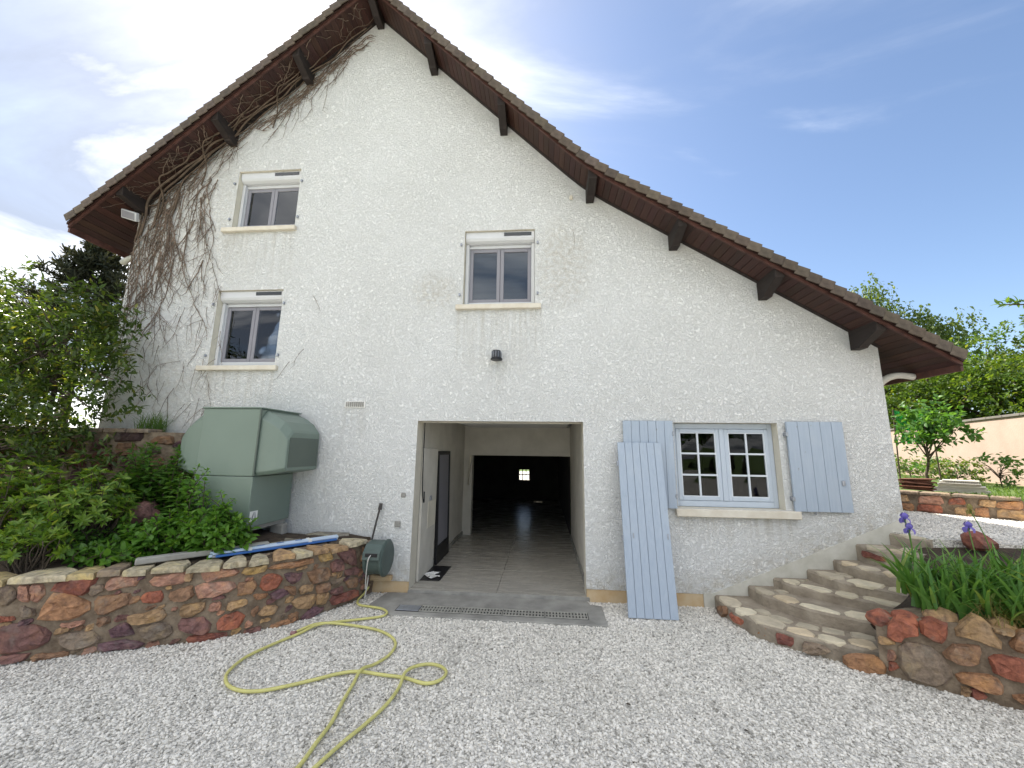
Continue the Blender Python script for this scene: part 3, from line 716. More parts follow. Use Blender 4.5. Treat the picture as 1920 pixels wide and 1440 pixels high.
# ---- windows
def roller_window(x0, x1, z0, z1, sill_x, open_sash=False, label=None):
    y = 0.13
    zb = z1 - 0.165
    fr = MB()
    for a, b, c, d in ((x0 + .004, x0 + .055, z0 + .03, zb), (x1 - .055, x1 - .004, z0 + .03, zb), (x0 + .055, x1 - .055, z0 + .03, z0 + .085), (x0 + .055, x1 - .055, zb - .045, zb)):
        fr.box(a, b, y, y + .06, c, d)
    w = fr.build('window', M['pvc'], house, bevel=0.004)
    xm = (x0 + x1) / 2
    for k, (a, b) in enumerate(((x0 + .057, xm - .002), (xm + .002, x1 - .057))):
        sb = MB(); c, d = z0 + .088, zb - .048; t = .05
        for aa, bb, cc, dd in ((a, a + t, c, d), (b - t, b, c, d), (a + t, b - t, c, c + t), (a + t, b - t, d - t, d)):
            sb.box(aa, bb, y + .018, y + .052, cc, dd)
        sb.build('sash', M['pvc_grey'], w, bevel=0.004)
        MB().box(a + t - .004, b - t + .004, y + .032, y + .036, c + t - .004, d - t + .004).build('pane', M['glass'], w)
    # wavy blind behind the glass
    V, F = [], []
    nz = 46
    for i in range(nz + 1):
        z = z0 + .03 + (zb - z0 - .03) * i / nz
        for j in range(9):
            x = x0 + (x1 - x0) * j / 8
            V.append((x, y + .10 + .004 * math.sin(i * 1.57) + .006 * noise.noise((x * 4, 0, z * 5)), z))
    for i in range(nz):
        for j in range(8): F.append((i * 9 + j, i * 9 + j + 1, i * 9 + j + 10, i * 9 + j + 9))
    mk('blind', V, F, M['curtain'], w, True)
    # roller shutter box with rounded chin, dark solar strip
    bx = [(0.035, z1 - .004), (0.035, z1 - .10), (0.05, z1 - .135), (0.085, z1 - .16), (0.20, z1 - .165), (0.20, z1 - .004)]
    sbx = MB().prism(bx, 'x', x0 + .006, x1 - .006).build('shutter_box', M['pvc'], w, bevel=0.003)
    MB().box(x0 + (x1 - x0) * .56, x1 - .05, 0.029, 0.036, z1 - .075, z1 - .022).build('solar_strip', M['solar'], w)
    for a, b in ((x0 + .005, x0 + .05), (x1 - .05, x1 - .005)):
        MB().box(a, b, 0.09, 0.128, z0 + .005, z1 - .166).build('guide_rail', M['pvc'], w, bevel=0.003)
    MB().box(sill_x[0], sill_x[1], -0.055, 0.20, z0 - .075, z0 - .004).build('sill', M['sill'], w, bevel=0.008)
    # old shutter hinge pins left in the wall
    for hx, hz in ((x0 - .045, z0 + .15), (x0 - .045, z1 - .22), (x1 + .04, z0 + .15), (x1 + .04, z1 - .22)):
        MB().box(hx - .012, hx + .012, -.03, .0, hz - .02, hz + .02).build('hinge_pin', M['metal'], w, bevel=0.003)
    MB().add([(x0 - .1, .62, z0 - .2), (x1 + .1, .62, z0 - .2), (x1 + .1, .62, z1 + .1), (x0 - .1, .62, z1 + .1), (x0 - .1, WT + .002, z0 - .2), (x1 + .1, WT + .002, z0 - .2), (x1 + .1, WT + .002, z1 + .1), (x0 - .1, WT + .002, z1 + .1)],
             [(0, 1, 2, 3), (0, 4, 5, 1), (1, 5, 6, 2), (2, 6, 7, 3), (3, 7, 4, 0)]).build('niche', M['room'], w)
    return w
roller_window(*WIN['a'], (-4.33, -3.14))
roller_window(*WIN['b'], (-4.385, -3.17))
roller_window(*WIN['c'], (-0.64, 0.55))
# ground-floor casement: two leaves of six panes
x0, x1, z0, z1 = WIN['d']
y = 0.12
fr = MB()
for a, b, c, d in ((x0 + .003, x0 + .06, z0 + .003, z1 - .003), (x1 - .06, x1 - .003, z0 + .003, z1 - .003), (x0 + .06, x1 - .06, z1 - .07, z1 - .003), (x0 + .06, x1 - .06, z0 + .003, z0 + .075)):
    fr.box(a, b, y, y + .06, c, d)
fr.box((x0 + x1) / 2 - .03, (x0 + x1) / 2 + .03, y - .014, y + .03, z0 + .077, z1 - .072)
wd = fr.build('window', M['blue_frame'], house, bevel=0.005)
xm = (x0 + x1) / 2
for a, b in ((x0 + .061, xm - .031), (xm + .031, x1 - .061)):
    c, d, t = z0 + .078, z1 - .073, .045
    sb = MB()
    for aa, bb, cc, dd in ((a, a + t, c, d), (b - t, b, c, d), (a + t, b - t, c, c + t), (a + t, b - t, d - t, d)): sb.box(aa, bb, y - .006, y + .035, cc, dd)
    sb.build('sash', M['blue_frame'], wd, bevel=0.005)
    ia, ib, ic, id_ = a + t, b - t, c + t, d - t
    gb_ = MB(); q = .011
    gb_.box((ia + ib) / 2 - q, (ia + ib) / 2 + q, y - .001, y + .022, ic, id_)
    for k in (1, 2):
        zz_ = ic + (id_ - ic) * k / 3
        gb_.box(ia, (ia + ib) / 2 - q - .0005, y - .001, y + .022, zz_ - q, zz_ + q); gb_.box((ia + ib) / 2 + q + .0005, ib, y - .001, y + .022, zz_ - q, zz_ + q)
    for e1, e2, e3, e4 in ((ia, ia + .012, ic, id_), (ib - .012, ib, ic, id_)): gb_.box(e1, e2, y - .002, y + .02, e3, e4)
    for e3, e4 in ((ic, ic + .012), (id_ - .012, id_)): gb_.box(ia + .0125, ib - .0125, y - .002, y + .02, e3, e4)
    gb_.build('glazing_bars', M['white_bar'], wd)
    for i in range(2):
        for k in range(3):
            xa_ = ia + (ib - ia) * i / 2 + .008; xb_ = ia + (ib - ia) * (i + 1) / 2 - .008
            za_ = ic + (id_ - ic) * k / 3 + .008; zb_ = ic + (id_ - ic) * (k + 1) / 3 - .008
            tz = RND.uniform(-.004, .004)
            MB().add([(xa_, y + .012 + tz, za_), (xb_, y + .012 - tz, za_), (xb_, y + .012 - tz * .4, zb_), (xa_, y + .012 + tz * .6, zb_)], [(0, 1, 2, 3)]).build('pane', M['glass_dim'], wd)
MB().box(2.18, 3.605, -0.075, 0.20, 0.965, 1.056).build('sill', M['sill'], wd, bevel=0.008)
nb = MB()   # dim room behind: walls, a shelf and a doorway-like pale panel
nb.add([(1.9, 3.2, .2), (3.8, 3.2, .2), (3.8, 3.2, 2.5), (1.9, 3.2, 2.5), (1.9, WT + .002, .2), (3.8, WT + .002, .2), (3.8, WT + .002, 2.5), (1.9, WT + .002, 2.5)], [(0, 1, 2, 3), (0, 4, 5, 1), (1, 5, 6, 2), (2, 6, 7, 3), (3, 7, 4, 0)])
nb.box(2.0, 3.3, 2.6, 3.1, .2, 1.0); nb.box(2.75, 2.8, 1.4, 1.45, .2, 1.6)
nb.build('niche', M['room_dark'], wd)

def shutter(parent, name_boards, x0, x1, z0, z1, y0, y1, n, mat4=None, gap=.0035):
    for i in range(n):
        a = x0 + (x1 - x0) * i / n + (gap / 2 if i else 0); b = x0 + (x1 - x0) * (i + 1) / n - (gap / 2 if i < n - 1 else 0)
        o = MB().box(a, b, y0, y1 + RND.uniform(-.001, .001), z0, z1, 0, mat4).build('board', M['blue'], parent, bevel=0.0025)
for x0, x1, n, hinge, lab in ((1.585, 2.195, 6, 2.2, None), (3.55, 4.195, 5, 3.545, None)):
    sh = MB().box(x0 + .03, x1 - .03, -.022, -.008, 1.16, 1.24).box(x0 + .03, x1 - .03, -.022, -.008, 1.92, 2.0).build('shutter', M['blue'], house)
    shutter(sh, 'board', x0, x1, 1.055, 2.115, -.052, -.0225, n)
    for hz in (1.2, 1.96):
        MB().box(hinge - .018, hinge + .012, -.062, .004, hz - .025, hz + .025).build('hinge', M['metal'], sh, bevel=0.004)
    if hinge > 3:
        MB().box(4.10, 4.135, -.068, -.0525, 1.36, 1.42).build('latch', M['metal'], sh, bevel=0.004)
        MB().tube([(3.77, -.03, 1.03), (3.77, -.06, 1.03), (3.77, -.065, 1.06)], .008, 6).build('stay', M['metal'], sh)

# ---- small wall fittings that belong to the wall
vg = MB().box(-2.135, -1.84, -.012, .0, 2.27, 2.365).build('air_vent', M['white'], house, bevel=0.004)
for i in range(9):
    MB().box(-2.115 + i * .029, -2.097 + i * .029, -.02, -.0125, 2.285, 2.35).build('slat', M['conc'], vg)
MB().box(0.955, 1.0, -.03, .0, 5.28, 5.34).build('wall_box', M['sill'], house, bevel=0.006)
for x, z, w_ in ((-1.235, 1.135, .03), (-1.29, .775, .038)):
    MB().box(x - w_, x + w_, -.02, .0, z - w_, z + w_).build('wall_socket', M['conc'], house, bevel=0.008)
# eave pipes
MB().tube(spline([(5.22, 0.10, 2.70), (5.05, 0.11, 2.72), (4.92, 0.13, 2.68), (4.83, 0.15, 2.58), (4.82, 0.16, 2.4), (4.82, 0.16, .86)], 5), .04, 10).build('downpipe', M['pipe'], house, smooth=True)
MB().tube(spline([(-6.25, 0.25, 4.66), (-6.05, 0.2, 4.70), (-5.9, 0.15, 4.66), (-5.85, 0.12, 4.5), (-5.85, 0.12, 1.9)], 5), .045, 10).build('downpipe', M['pipe'], house, smooth=True)

# ---- garage interior
GY = 3.2
gwm = MB()
gwm.add([(ga - .01, WT, -.03), (ga - .01, GY, -.03), (ga - .01, GY, 2.24), (ga - .01, WT, 2.24)], [(0, 1, 2, 3)])
gwm.add([(1.13, WT, -.03), (1.13, GY, -.03), (1.13, GY, 2.24), (1.13, WT, 2.24)], [(0, 1, 2, 3)])
gwm.add([(ga - .01, WT, 2.24), (1.13, WT, 2.24), (1.13, GY, 2.24), (ga - .01, GY, 2.24)], [(0, 1, 2, 3)])
gwm.add([(gb, WT, -.03), (1.13, WT, -.03), (1.13, WT, 2.24), (gb, WT, 2.24)], [(0, 1, 2, 3)])
gwm.add([(ga - .01, WT, 2.09), (1.13, WT, 2.09), (1.13, WT, 2.24), (ga - .01, WT, 2.24)], [(0, 1, 2, 3)])
gwm.box(ga - .01, 1.13, GY, GY + .18, 1.62, 2.24)
gwm.box(ga - .01, -.93, GY - .001, GY + .18, -.03, 1.619)
mk('garage_wall', gwm.V, gwm.F, M['gar_wall'], house)
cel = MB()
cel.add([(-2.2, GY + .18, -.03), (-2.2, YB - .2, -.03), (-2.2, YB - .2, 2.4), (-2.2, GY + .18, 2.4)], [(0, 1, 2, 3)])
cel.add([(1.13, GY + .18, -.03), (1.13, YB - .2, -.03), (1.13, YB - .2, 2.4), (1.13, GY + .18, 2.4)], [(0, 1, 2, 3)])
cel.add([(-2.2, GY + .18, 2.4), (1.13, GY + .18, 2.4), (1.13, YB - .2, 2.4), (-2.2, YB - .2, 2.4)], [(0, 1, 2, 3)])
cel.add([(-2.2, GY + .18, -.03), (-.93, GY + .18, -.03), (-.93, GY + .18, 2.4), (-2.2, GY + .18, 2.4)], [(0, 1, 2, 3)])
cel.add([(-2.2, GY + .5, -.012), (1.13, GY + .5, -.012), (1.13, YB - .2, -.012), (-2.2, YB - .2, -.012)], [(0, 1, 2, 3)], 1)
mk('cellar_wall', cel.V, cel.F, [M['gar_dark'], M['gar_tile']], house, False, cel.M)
gf = MB().box(ga - .01, 1.13, -.005, GY + .5, -.05, -.012).build('garage_floor', M['conc'], house)
for i in range(2):
    for j in range(4):
        a, b = (ga, -.002) if i == 0 else (.002, 1.125)
        c, d = .004 + j * .92, min(.004 + j * .92 + .916, GY + .49)
        MB().box(a, b, c, d, -.0115, .0).build('floor_tile', M['gar_tile'], gf, bevel=0.0015)
# bars of the small rear window
bwf = MB()
for k in range(4): bwf.box(BW[0] + k * (BW[1] - BW[0] - .03) / 3, BW[0] + .03 + k * (BW[1] - BW[0] - .03) / 3, YB - .14, YB - .12, BW[2], BW[3])
bwf.box(BW[0], BW[1], YB - .1195, YB - .11, (BW[2] + BW[3]) / 2 - .018, (BW[2] + BW[3]) / 2 + .018)
bwf.build('cellar_window', M['wood_dark'], house)
# raised overhead door with rails
od = MB().box(-.82, 1.0, .55, 2.5, 2.165, 2.20).build('overhead_door', M['white'], house, bevel=0.004)
MB().box(-.84, 1.02, .50, .545, 2.12, 2.20).build('door_edge', M['white'], od, bevel=0.004)
for x in (-.9, .05, 1.06): MB().box(x - .035, x + .035, .42, .5, 2.12, 2.2).build('bracket', M['metal'], od)
for x in (-.95, 1.08): MB().box(x - .015, x + .015, .3, 3.1, 2.205, 2.235).build('track', M['metal'], od)
# white side panel with lock, cable, skirting
sp_ = MB().box(ga - .005, ga + .03, .27, .98, .004, 1.74).build('side_panel', M['gar_wall'], house, bevel=0.003)
MB().box(ga + .0305, ga + .05, .62, .68, 1.0, 1.06).build('lock', M['metal'], sp_, bevel=0.004)
MB().box(ga + .0305, ga + .036, .56, .95, .62, .98).build('patch', M['reveal'], sp_)
MB().tube(spline([(ga + .02, .255, 2.09), (ga + .022, .26, 1.6), (ga + .03, .26, 1.2), (ga + .045, .27, 1.04), (ga + .05, .30, 1.02), (ga + .04, .32, 1.15)], 6), .008, 6).build('cable', M['black'], house)
MB().box(ga - .008, ga + .012, .99, GY - .01, .001, .075).build('skirting', M['conc'], house)
MB().box(1.105, 1.129, .25, GY - .01, .001, .075).build('skirting', M['conc'], house)

# ================================================================== STONE WALLS
L_STONES=[('pink',[(1.704,0.544),(1.771,0.546),(1.8,0.413),(1.736,0.412)]),('pink',[(1.786,0.552),(1.863,0.538),(1.882,0.459),(1.85,0.408),(1.809,0.416)]),('maroon',[(1.924,0.485),(1.951,0.553),(2.06,0.573),(2.219,0.563),(2.159,0.436),(2.095,0.431)]),('orange',[(1.93,0.465),(2.042,0.445),(2.197,0.361),(2.192,0.307),(2.111,0.246),(1.976,0.242),(1.872,0.277),(1.889,0.358)]),('red',[(1.623,0.32),(1.703,0.307),(1.732,0.278),(1.631,0.275)]),('mauve',[(1.638,0.237),(1.756,0.246),(1.947,0.192),(1.974,0.121),(1.934,0.052),(1.794,0.028),(1.674,0.033)]),('pink',[(2.013,0.217),(2.18,0.219),(2.172,0.185),(2.034,0.18)]),('mauve',[(1.677,0.015),(1.867,0.018),(1.847,-0.038),(1.688,-0.044)]),('brown',[(1.885,0.0),(2.114,-0.013),(2.101,-0.048),(1.915,-0.051),(1.883,-0.043)]),('grey',[(2.022,0.106),(2.116,0.138),(2.248,0.122),(2.323,0.067),(2.265,0.012),(2.138,-0.001),(2.044,0.043)]),('pink',[(2.278,0.465),(2.296,0.552),(2.406,0.564),(2.516,0.54),(2.497,0.471),(2.297,0.451)]),('brown',[(2.214,0.399),(2.476,0.42),(2.489,0.334),(2.339,0.268),(2.289,0.242),(2.235,0.31)]),('red',[(2.55,0.352),(2.571,0.408),(2.686,0.414),(2.719,0.362),(2.7,0.314),(2.59,0.324)]),('pink',[(2.594,0.496),(2.618,0.536),(2.835,0.569),(2.901,0.521),(2.863,0.465),(2.68,0.456),(2.614,0.462)]),('tan',[(2.451,0.213),(2.714,0.264),(2.758,0.21),(2.742,0.163),(2.545,0.144)]),('brown',[(2.755,0.391),(2.883,0.43),(2.952,0.355),(2.906,0.31),(2.779,0.323)]),('grey',[(2.546,0.112),(2.759,0.145),(2.831,0.072),(2.805,0.018),(2.693,0.0),(2.586,0.06)]),('purple',[(2.343,0.111),(2.456,0.177),(2.526,0.13),(2.543,0.065),(2.406,0.057)]),('brown',[(2.257,0.23),(2.337,0.237),(2.365,0.187),(2.296,0.155)]),('purple',[(2.29,0.017),(2.457,0.032),(2.637,-0.001),(2.615,-0.046),(2.434,-0.039),(2.321,-0.048)]),('grey',[(1.587,0.554),(1.674,0.539),(1.703,0.446),(1.646,0.391),(1.607,0.41)]),('grey',[(2.165,0.523),(2.256,0.499),(2.27,0.45),(2.189,0.41)]),('grey',[(1.732,0.383),(1.834,0.357),(1.849,0.302),(1.766,0.289)]),('pink',[(2.98,0.532),(3.017,0.56),(3.277,0.554),(3.288,0.496),(3.099,0.478),(3.078,0.448),(3.011,0.474)]),('ochre',[(3.308,0.503),(3.328,0.547),(3.521,0.559),(3.498,0.485),(3.336,0.48)]),('orange',[(3.521,0.51),(3.553,0.544),(3.932,0.546),(3.969,0.502),(3.793,0.485),(3.622,0.495)]),('pink',[(2.954,0.426),(3.007,0.447),(3.258,0.435),(3.266,0.359),(3.087,0.311),(2.975,0.325)]),('brown',[(3.277,0.413),(3.401,0.423),(3.447,0.387),(3.414,0.298),(3.298,0.299)]),('red',[(3.469,0.345),(3.488,0.447),(3.535,0.464),(3.627,0.444),(3.661,0.379),(3.613,0.31),(3.534,0.305)]),('purple',[(3.665,0.428),(3.71,0.445),(3.851,0.412),(3.808,0.34),(3.741,0.324)]),('orange',[(3.424,0.287),(3.466,0.289),(3.545,0.279),(3.532,0.239),(3.464,0.233)]),('purple',[(3.556,0.263),(3.623,0.298),(3.744,0.294),(3.741,0.235),(3.605,0.21)]),('tan',[(3.826,0.256),(3.863,0.288),(3.97,0.273),(3.965,0.212),(3.84,0.212)]),('brown',[(3.882,0.406),(3.999,0.422),(4.139,0.402),(4.151,0.281),(3.981,0.27),(3.932,0.323)]),('brown',[(3.999,0.255),(4.154,0.248),(4.163,0.161),(4.013,0.169)]),('tan',[(3.759,0.143),(3.843,0.182),(3.99,0.175),(4.003,0.1),(3.971,0.037),(3.824,0.072)]),('tan',[(4.008,0.16),(4.164,0.15),(4.128,0.034),(4.024,0.053)]),('ochre',[(3.985,0.562),(4.135,0.566),(4.167,0.494),(4.038,0.483)]),('mauve',[(4.135,0.446),(4.218,0.478),(4.311,0.441),(4.308,0.342),(4.169,0.341)]),('mauve',[(4.184,0.567),(4.453,0.549),(4.489,0.345),(4.356,0.398)]),('grey',[(4.167,0.245),(4.321,0.272),(4.307,0.221),(4.196,0.195)]),('mauve',[(4.175,0.158),(4.325,0.172),(4.319,0.097),(4.18,0.114)]),('mauve',[(4.321,0.339),(4.506,0.329),(4.514,0.246),(4.34,0.279)]),('brown',[(4.346,0.222),(4.518,0.211),(4.529,0.105),(4.383,0.124)]),('maroon',[(4.17,0.096),(4.531,0.082),(4.573,0.001),(4.369,-0.015),(4.19,0.005)]),('tan',[(2.864,0.276),(3.042,0.286),(3.055,0.217),(2.933,0.163),(2.867,0.188)]),('pink',[(3.073,0.197),(3.092,0.266),(3.18,0.262),(3.172,0.191)]),('tan',[(3.222,0.174),(3.229,0.255),(3.38,0.262),(3.382,0.21),(3.294,0.18)]),('red',[(3.155,0.069),(3.187,0.135),(3.33,0.155),(3.37,0.093),(3.33,0.01),(3.169,0.013)]),('tan',[(3.478,0.099),(3.539,0.171),(3.649,0.139),(3.62,0.069),(3.506,0.074)]),('mauve',[(2.864,0.154),(3.059,0.146),(3.114,0.084),(3.094,-0.009),(2.982,0.017),(2.876,0.066)]),('brown',[(3.742,0.03),(3.837,0.044),(3.846,-0.047),(3.759,-0.042)]),('purple',[(3.865,-0.032),(3.981,0.045),(4.109,-0.002),(4.034,-0.042),(3.889,-0.069)]),('orange',[(3.586,-0.028),(3.831,0.007),(3.817,-0.048),(3.607,-0.061)]),('mauve',[(3.375,-0.027),(3.515,-0.012),(3.521,-0.069),(3.386,-0.057)]),('maroon',[(2.937,0.006),(3.251,-0.011),(3.249,-0.055),(3.062,-0.065),(2.945,-0.055)]),('tan',[(2.865,0.569),(2.915,0.547),(2.923,0.483),(2.86,0.48)]),('brown',[(2.882,0.433),(2.929,0.438),(2.936,0.321),(2.846,0.348)]),('brown',[(3.414,0.139),(3.477,0.183),(3.482,0.135),(3.446,0.077)]),('brown',[(3.667,0.319),(3.793,0.293),(3.801,0.212),(3.751,0.223)])]
L_CAPS=[('pale',1.637,2.013,0.596),('yellow',2.007,2.203,0.594),('grey',2.22,2.377,0.599),('pale',2.394,2.568,0.594),('pale',2.603,2.855,0.616),('pale',2.872,3.13,0.632),('pale',3.15,3.335,0.588),('pale',3.355,3.52,0.611),('tan',3.555,3.749,0.613),('pale',3.757,3.923,0.654),('tan',3.935,4.081,0.624),('tan',4.129,4.318,0.632),('pale',4.346,4.605,0.638)]
P_STONES=[('red',[(0.077,0.339),(0.136,0.426),(0.194,0.423),(0.261,0.354),(0.247,0.314),(0.168,0.28),(0.142,0.223),(0.072,0.249)]),('red',[(0.269,0.416),(0.331,0.46),(0.429,0.44),(0.394,0.302),(0.374,0.291),(0.276,0.321)]),('tan',[(0.459,0.4),(0.581,0.547),(0.639,0.493),(0.694,0.361),(0.683,0.335),(0.573,0.361),(0.473,0.368)]),('brown',[(0.374,0.215),(0.447,0.303),(0.593,0.321),(0.551,0.184),(0.481,0.163),(0.388,0.183)]),('red',[(0.608,0.246),(0.662,0.296),(0.784,0.288),(0.797,0.164),(0.733,0.133),(0.629,0.164)]),('orange',[(0.728,0.381),(0.779,0.472),(0.843,0.5),(0.82,0.331),(0.738,0.34)]),('orange',[(0.428,0.079),(0.475,0.116),(0.626,0.141),(0.661,0.055),(0.624,0.01),(0.44,0.037)]),('grey',[(0.118,0.178),(0.193,0.251),(0.314,0.247),(0.391,0.138),(0.411,0.086),(0.334,-0.027),(0.171,-0.02),(0.122,0.046)]),('orange',[(0.689,0.033),(0.785,0.076),(0.775,-0.001),(0.729,-0.006)]),('tan',[(0.653,0.473),(0.765,0.48),(0.752,0.443),(0.68,0.435)])]
S_STONES=[('brown',[(0.119,0.001),(0.311,0.08),(0.344,0.017),(0.262,-0.056),(0.129,-0.065)]),('red',[(0.385,0.049),(0.594,0.04),(0.547,-0.033),(0.424,-0.018)]),('orange',[(0.706,0.045),(0.827,0.084),(0.809,-0.019),(0.716,-0.034)]),('maroon',[(0.885,0.054),(1.043,0.061),(1.015,-0.026),(0.905,-0.039)]),('grey',[(1.098,0.046),(1.255,0.059),(1.297,0.02),(1.151,-0.044),(1.104,-0.021)])]
LWC = [(-5.4,-2.55),(-3.83,-1.91),(-3.37,-1.70),(-2.65,-1.40),(-2.22,-1.12),(-1.93,-.82),(-1.65,-.33),(-1.57,.01)]
PWC = [(3.36,-1.27),(3.5,-1.40),(3.76,-1.54),(3.98,-1.68),(4.9,-2.25)]
SWC = [(2.55,.0),(2.56,-.3),(2.64,-.55),(2.77,-.82),(2.95,-1.03),(3.12,-1.17),(3.37,-1.28)]

class Curve2:
    def __init__(s, P):
        s.Q = [p.to_2d() for p in spline([(x, y, 0) for x, y in P], 8)]
        s.S = [0]
        for a, b in zip(s.Q[:-1], s.Q[1:]): s.S.append(s.S[-1] + (b - a).length)
    def at(s, t):
        """position and outward (camera-side, right-hand) normal at arc length t"""
        i = 0
        while i < len(s.Q) - 2 and s.S[i + 1] < t: i += 1
        a, b = s.Q[i], s.Q[i + 1]; L_ = (b - a).length
        d = (b - a) / L_
        return a + d * (t - s.S[i]), Vector((d.y, -d.x))
    def p3(s, t, z, off):
        p, n = s.at(t); return Vector((p.x + n.x * off, p.y + n.y * off, z))

def smooth_poly(P, m):
    P = [Vector((a, b, 0)) for a, b in P]
    for _ in range(1):   # one corner cut
        Q = []
        for i in range(len(P)):
            a, b = P[i], P[(i + 1) % len(P)]
            Q += [a * .9 + b * .1, a * .1 + b * .9]
        P = Q
    # resample
    per = [(P[(i + 1) % len(P)] - P[i]).length for i in range(len(P))]; T = sum(per); out = []
    for k in range(m):
        t = T * k / m; i = 0
        while t > per[i]: t -= per[i]; i += 1
        out.append(P[i].lerp(P[(i + 1) % len(P)], t / per[i] if per[i] else 0))
    return [(p.x, p.y) for p in out]

def face_stone(curve, poly, parent, color, proud=0.028, seed=0, sgn=1):
    rr = random.Random(seed)
    m = 13
    ta, tz = rr.uniform(-.16, .16), rr.uniform(-.22, .14)      # broken face, tilted
    P = smooth_poly(poly, m)
    cx_ = sum(p[0] for p in P) / m; cz_ = sum(p[1] for p in P) / m
    V, F = [], []
    for ring, (sc, dp) in enumerate(((1.10, -0.03), (1.06, proud * .3), (.90, proud), (.5, proud * 1.1))):
        for (a, z) in P:
            j = rr.uniform(-.006, .006) if ring else 0
            ds = noise.noise((a * 14 + seed, z * 14, ring)) * .022 if ring > 1 else 0
            tl_ = (ta * (a - cx_) + tz * (z - cz_)) * sc if ring > 1 else 0
            V.append(curve.p3(cx_ + (a - cx_) * sc + j, cz_ + (z - cz_) * sc + j, max(.004, dp + ds + tl_) if ring else dp))
    V.append(curve.p3(cx_, cz_, proud * 1.1 + rr.uniform(-.006, .008)))
    sx_ = max(p[0] for p in P) - min(p[0] for p in P); sz_ = max(p[1] for p in P) - min(p[1] for p in P)
    for r_ in range(3):
        for k in range(m): F.append((r_ * m + k, r_ * m + (k + 1) % m, (r_ + 1) * m + (k + 1) % m, (r_ + 1) * m + k))
    for k in range(m): F.append((3 * m + k, 3 * m + (k + 1) % m, 4 * m))
    o = mk('stone', V, F, M['stone'], parent)
    k = rr.uniform(.85, 1.15)
    o.color = (color[0] * k, color[1] * k, color[2] * k, 1)
    return o

def slab(poly3, thick, parent, color, name='slab', mat=None, seed=0, jit=.004):
    """flat irregular slab: outline (x,y) list at top height z with small bumps, bevelled edge"""
    rr = random.Random(seed)
    m = len(poly3)
    c = sum((Vector(p) for p in poly3), Vector()) / m
    V = [Vector(p) - Vector((0, 0, thick)) for p in poly3] + [Vector(p) - Vector((0, 0, thick * .25 + rr.uniform(0, jit))) for p in poly3]
    V += [c + (Vector(p) - c) * .93 + Vector((0, 0, rr.uniform(-jit, jit) * .5)) for p in poly3] + [c + Vector((0, 0, rr.uniform(-jit, jit) * .4))]
    F = []
    for r_ in range(2):
        for k in range(m): F.append((r_ * m + k, r_ * m + (k + 1) % m, (r_ + 1) * m + (k + 1) % m, (r_ + 1) * m + k))
    for k in range(m): F.append((2 * m + k, 2 * m + (k + 1) % m, 3 * m))
    F.append(tuple(range(m - 1, -1, -1)))
    o = mk(name, V, F, mat or M['stone'], parent)
    k = rr.uniform(.88, 1.12); o.color = (color[0] * k, color[1] * k, color[2] * k, 1)
    return o

def wall_core(curve, z0, z1, thick, parent, s0=0, s1=None, mat='mortar', name='mortar', dz=lambda t: 0):
    s1 = s1 if s1 is not None else curve.S[-1]
    n = max(8, int((s1 - s0) / .06)); mz = max(3, int((z1 - z0) / .06))
    V, F = [], []
    for i in range(n + 1):
        t = s0 + (s1 - s0) * i / n
        for j in range(mz + 1):
            z = z0 + (z1 + dz(t) - z0) * j / mz
            V.append(curve.p3(t, z, noise.noise((t * 9, z * 9, 3.1)) * .012))
        V.append(curve.p3(t, z1 + dz(t), -thick))
        V.append(curve.p3(t, z0, -thick))
    w_ = mz + 3
    for i in range(n):
        for j in range(w_): F.append((i * w_ + j, i * w_ + (j + 1) % w_, (i + 1) * w_ + (j + 1) % w_, (i + 1) * w_ + j))
    F += [tuple(range(w_)), tuple(range(n * w_ + w_ - 1, n * w_ - 1, -1))]
    return MB().add(V, F).build(name, M[mat], parent)

LC, PC, SC = Curve2(LWC), Curve2(PWC), Curve2(SWC)
lw = thing('retaining_wall', 'curved low retaining wall of red and brown rubble stones with pale capstones', 'stone wall', (-2.7, -1.4, -0.05))
wall_core(LC, -0.07, 0.575, 0.30, lw)
for i, (c, p) in enumerate(L_STONES): face_stone(LC, p, lw, C[c], .03, i)
fr_ = random.Random(3)
cents = [(sum(a for a, z in p) / len(p), sum(z for a, z in p) / len(p), max(a for a, z in p) - min(a for a, z in p), max(z for a, z in p) - min(z for a, z in p)) for c, p in L_STONES]
nf = 0
for _ in range(2500):   # small chips of stone bedded in the wide joints
    t, z = fr_.uniform(1.62, LC.S[-1] - .08), fr_.uniform(-.03, .54)
    w_, h_ = fr_.uniform(.05, .12), fr_.uniform(.03, .075)
    if all(abs(t - a) > (ww + w_) * .47 or abs(z - b) > (hh + h_) * .45 for a, b, ww, hh in cents):
        cents.append((t, z, w_, h_)); nf += 1
        q_ = lambda: fr_.uniform(-.012, .012)
        face_stone(LC, [(t - w_ / 2, z - h_ / 2 + q_()), (t + q_(), z - h_ / 2), (t + w_ / 2, z + q_()), (t + w_ * .3, z + h_ / 2), (t - w_ * .4, z + h_ / 2 + q_())], lw, C[fr_.choice(['brown', 'mauve', 'tan', 'grey', 'purple', 'pink'])], .016, 3000 + nf)
for k in range(6):   # the stretch left of the frame edge
    t = .15 + k * .25
    for j in range(3):
        zc = .05 + j * .19
        face_stone(LC, [(t - .1, zc - .07), (t + .1, zc - .06), (t + .11, zc + .06), (t, zc + .08), (t - .1, zc + .06)], lw, C[RND.choice(['tan', 'mauve', 'red', 'brown'])], .03, 300 + k * 3 + j)
caps = [('pale', .05, .42), ('tan', .44, .8), ('pale', .82, 1.2), ('yellow', 1.22, 1.62)] + [(c, a, b) for c, a, b, z in L_CAPS]
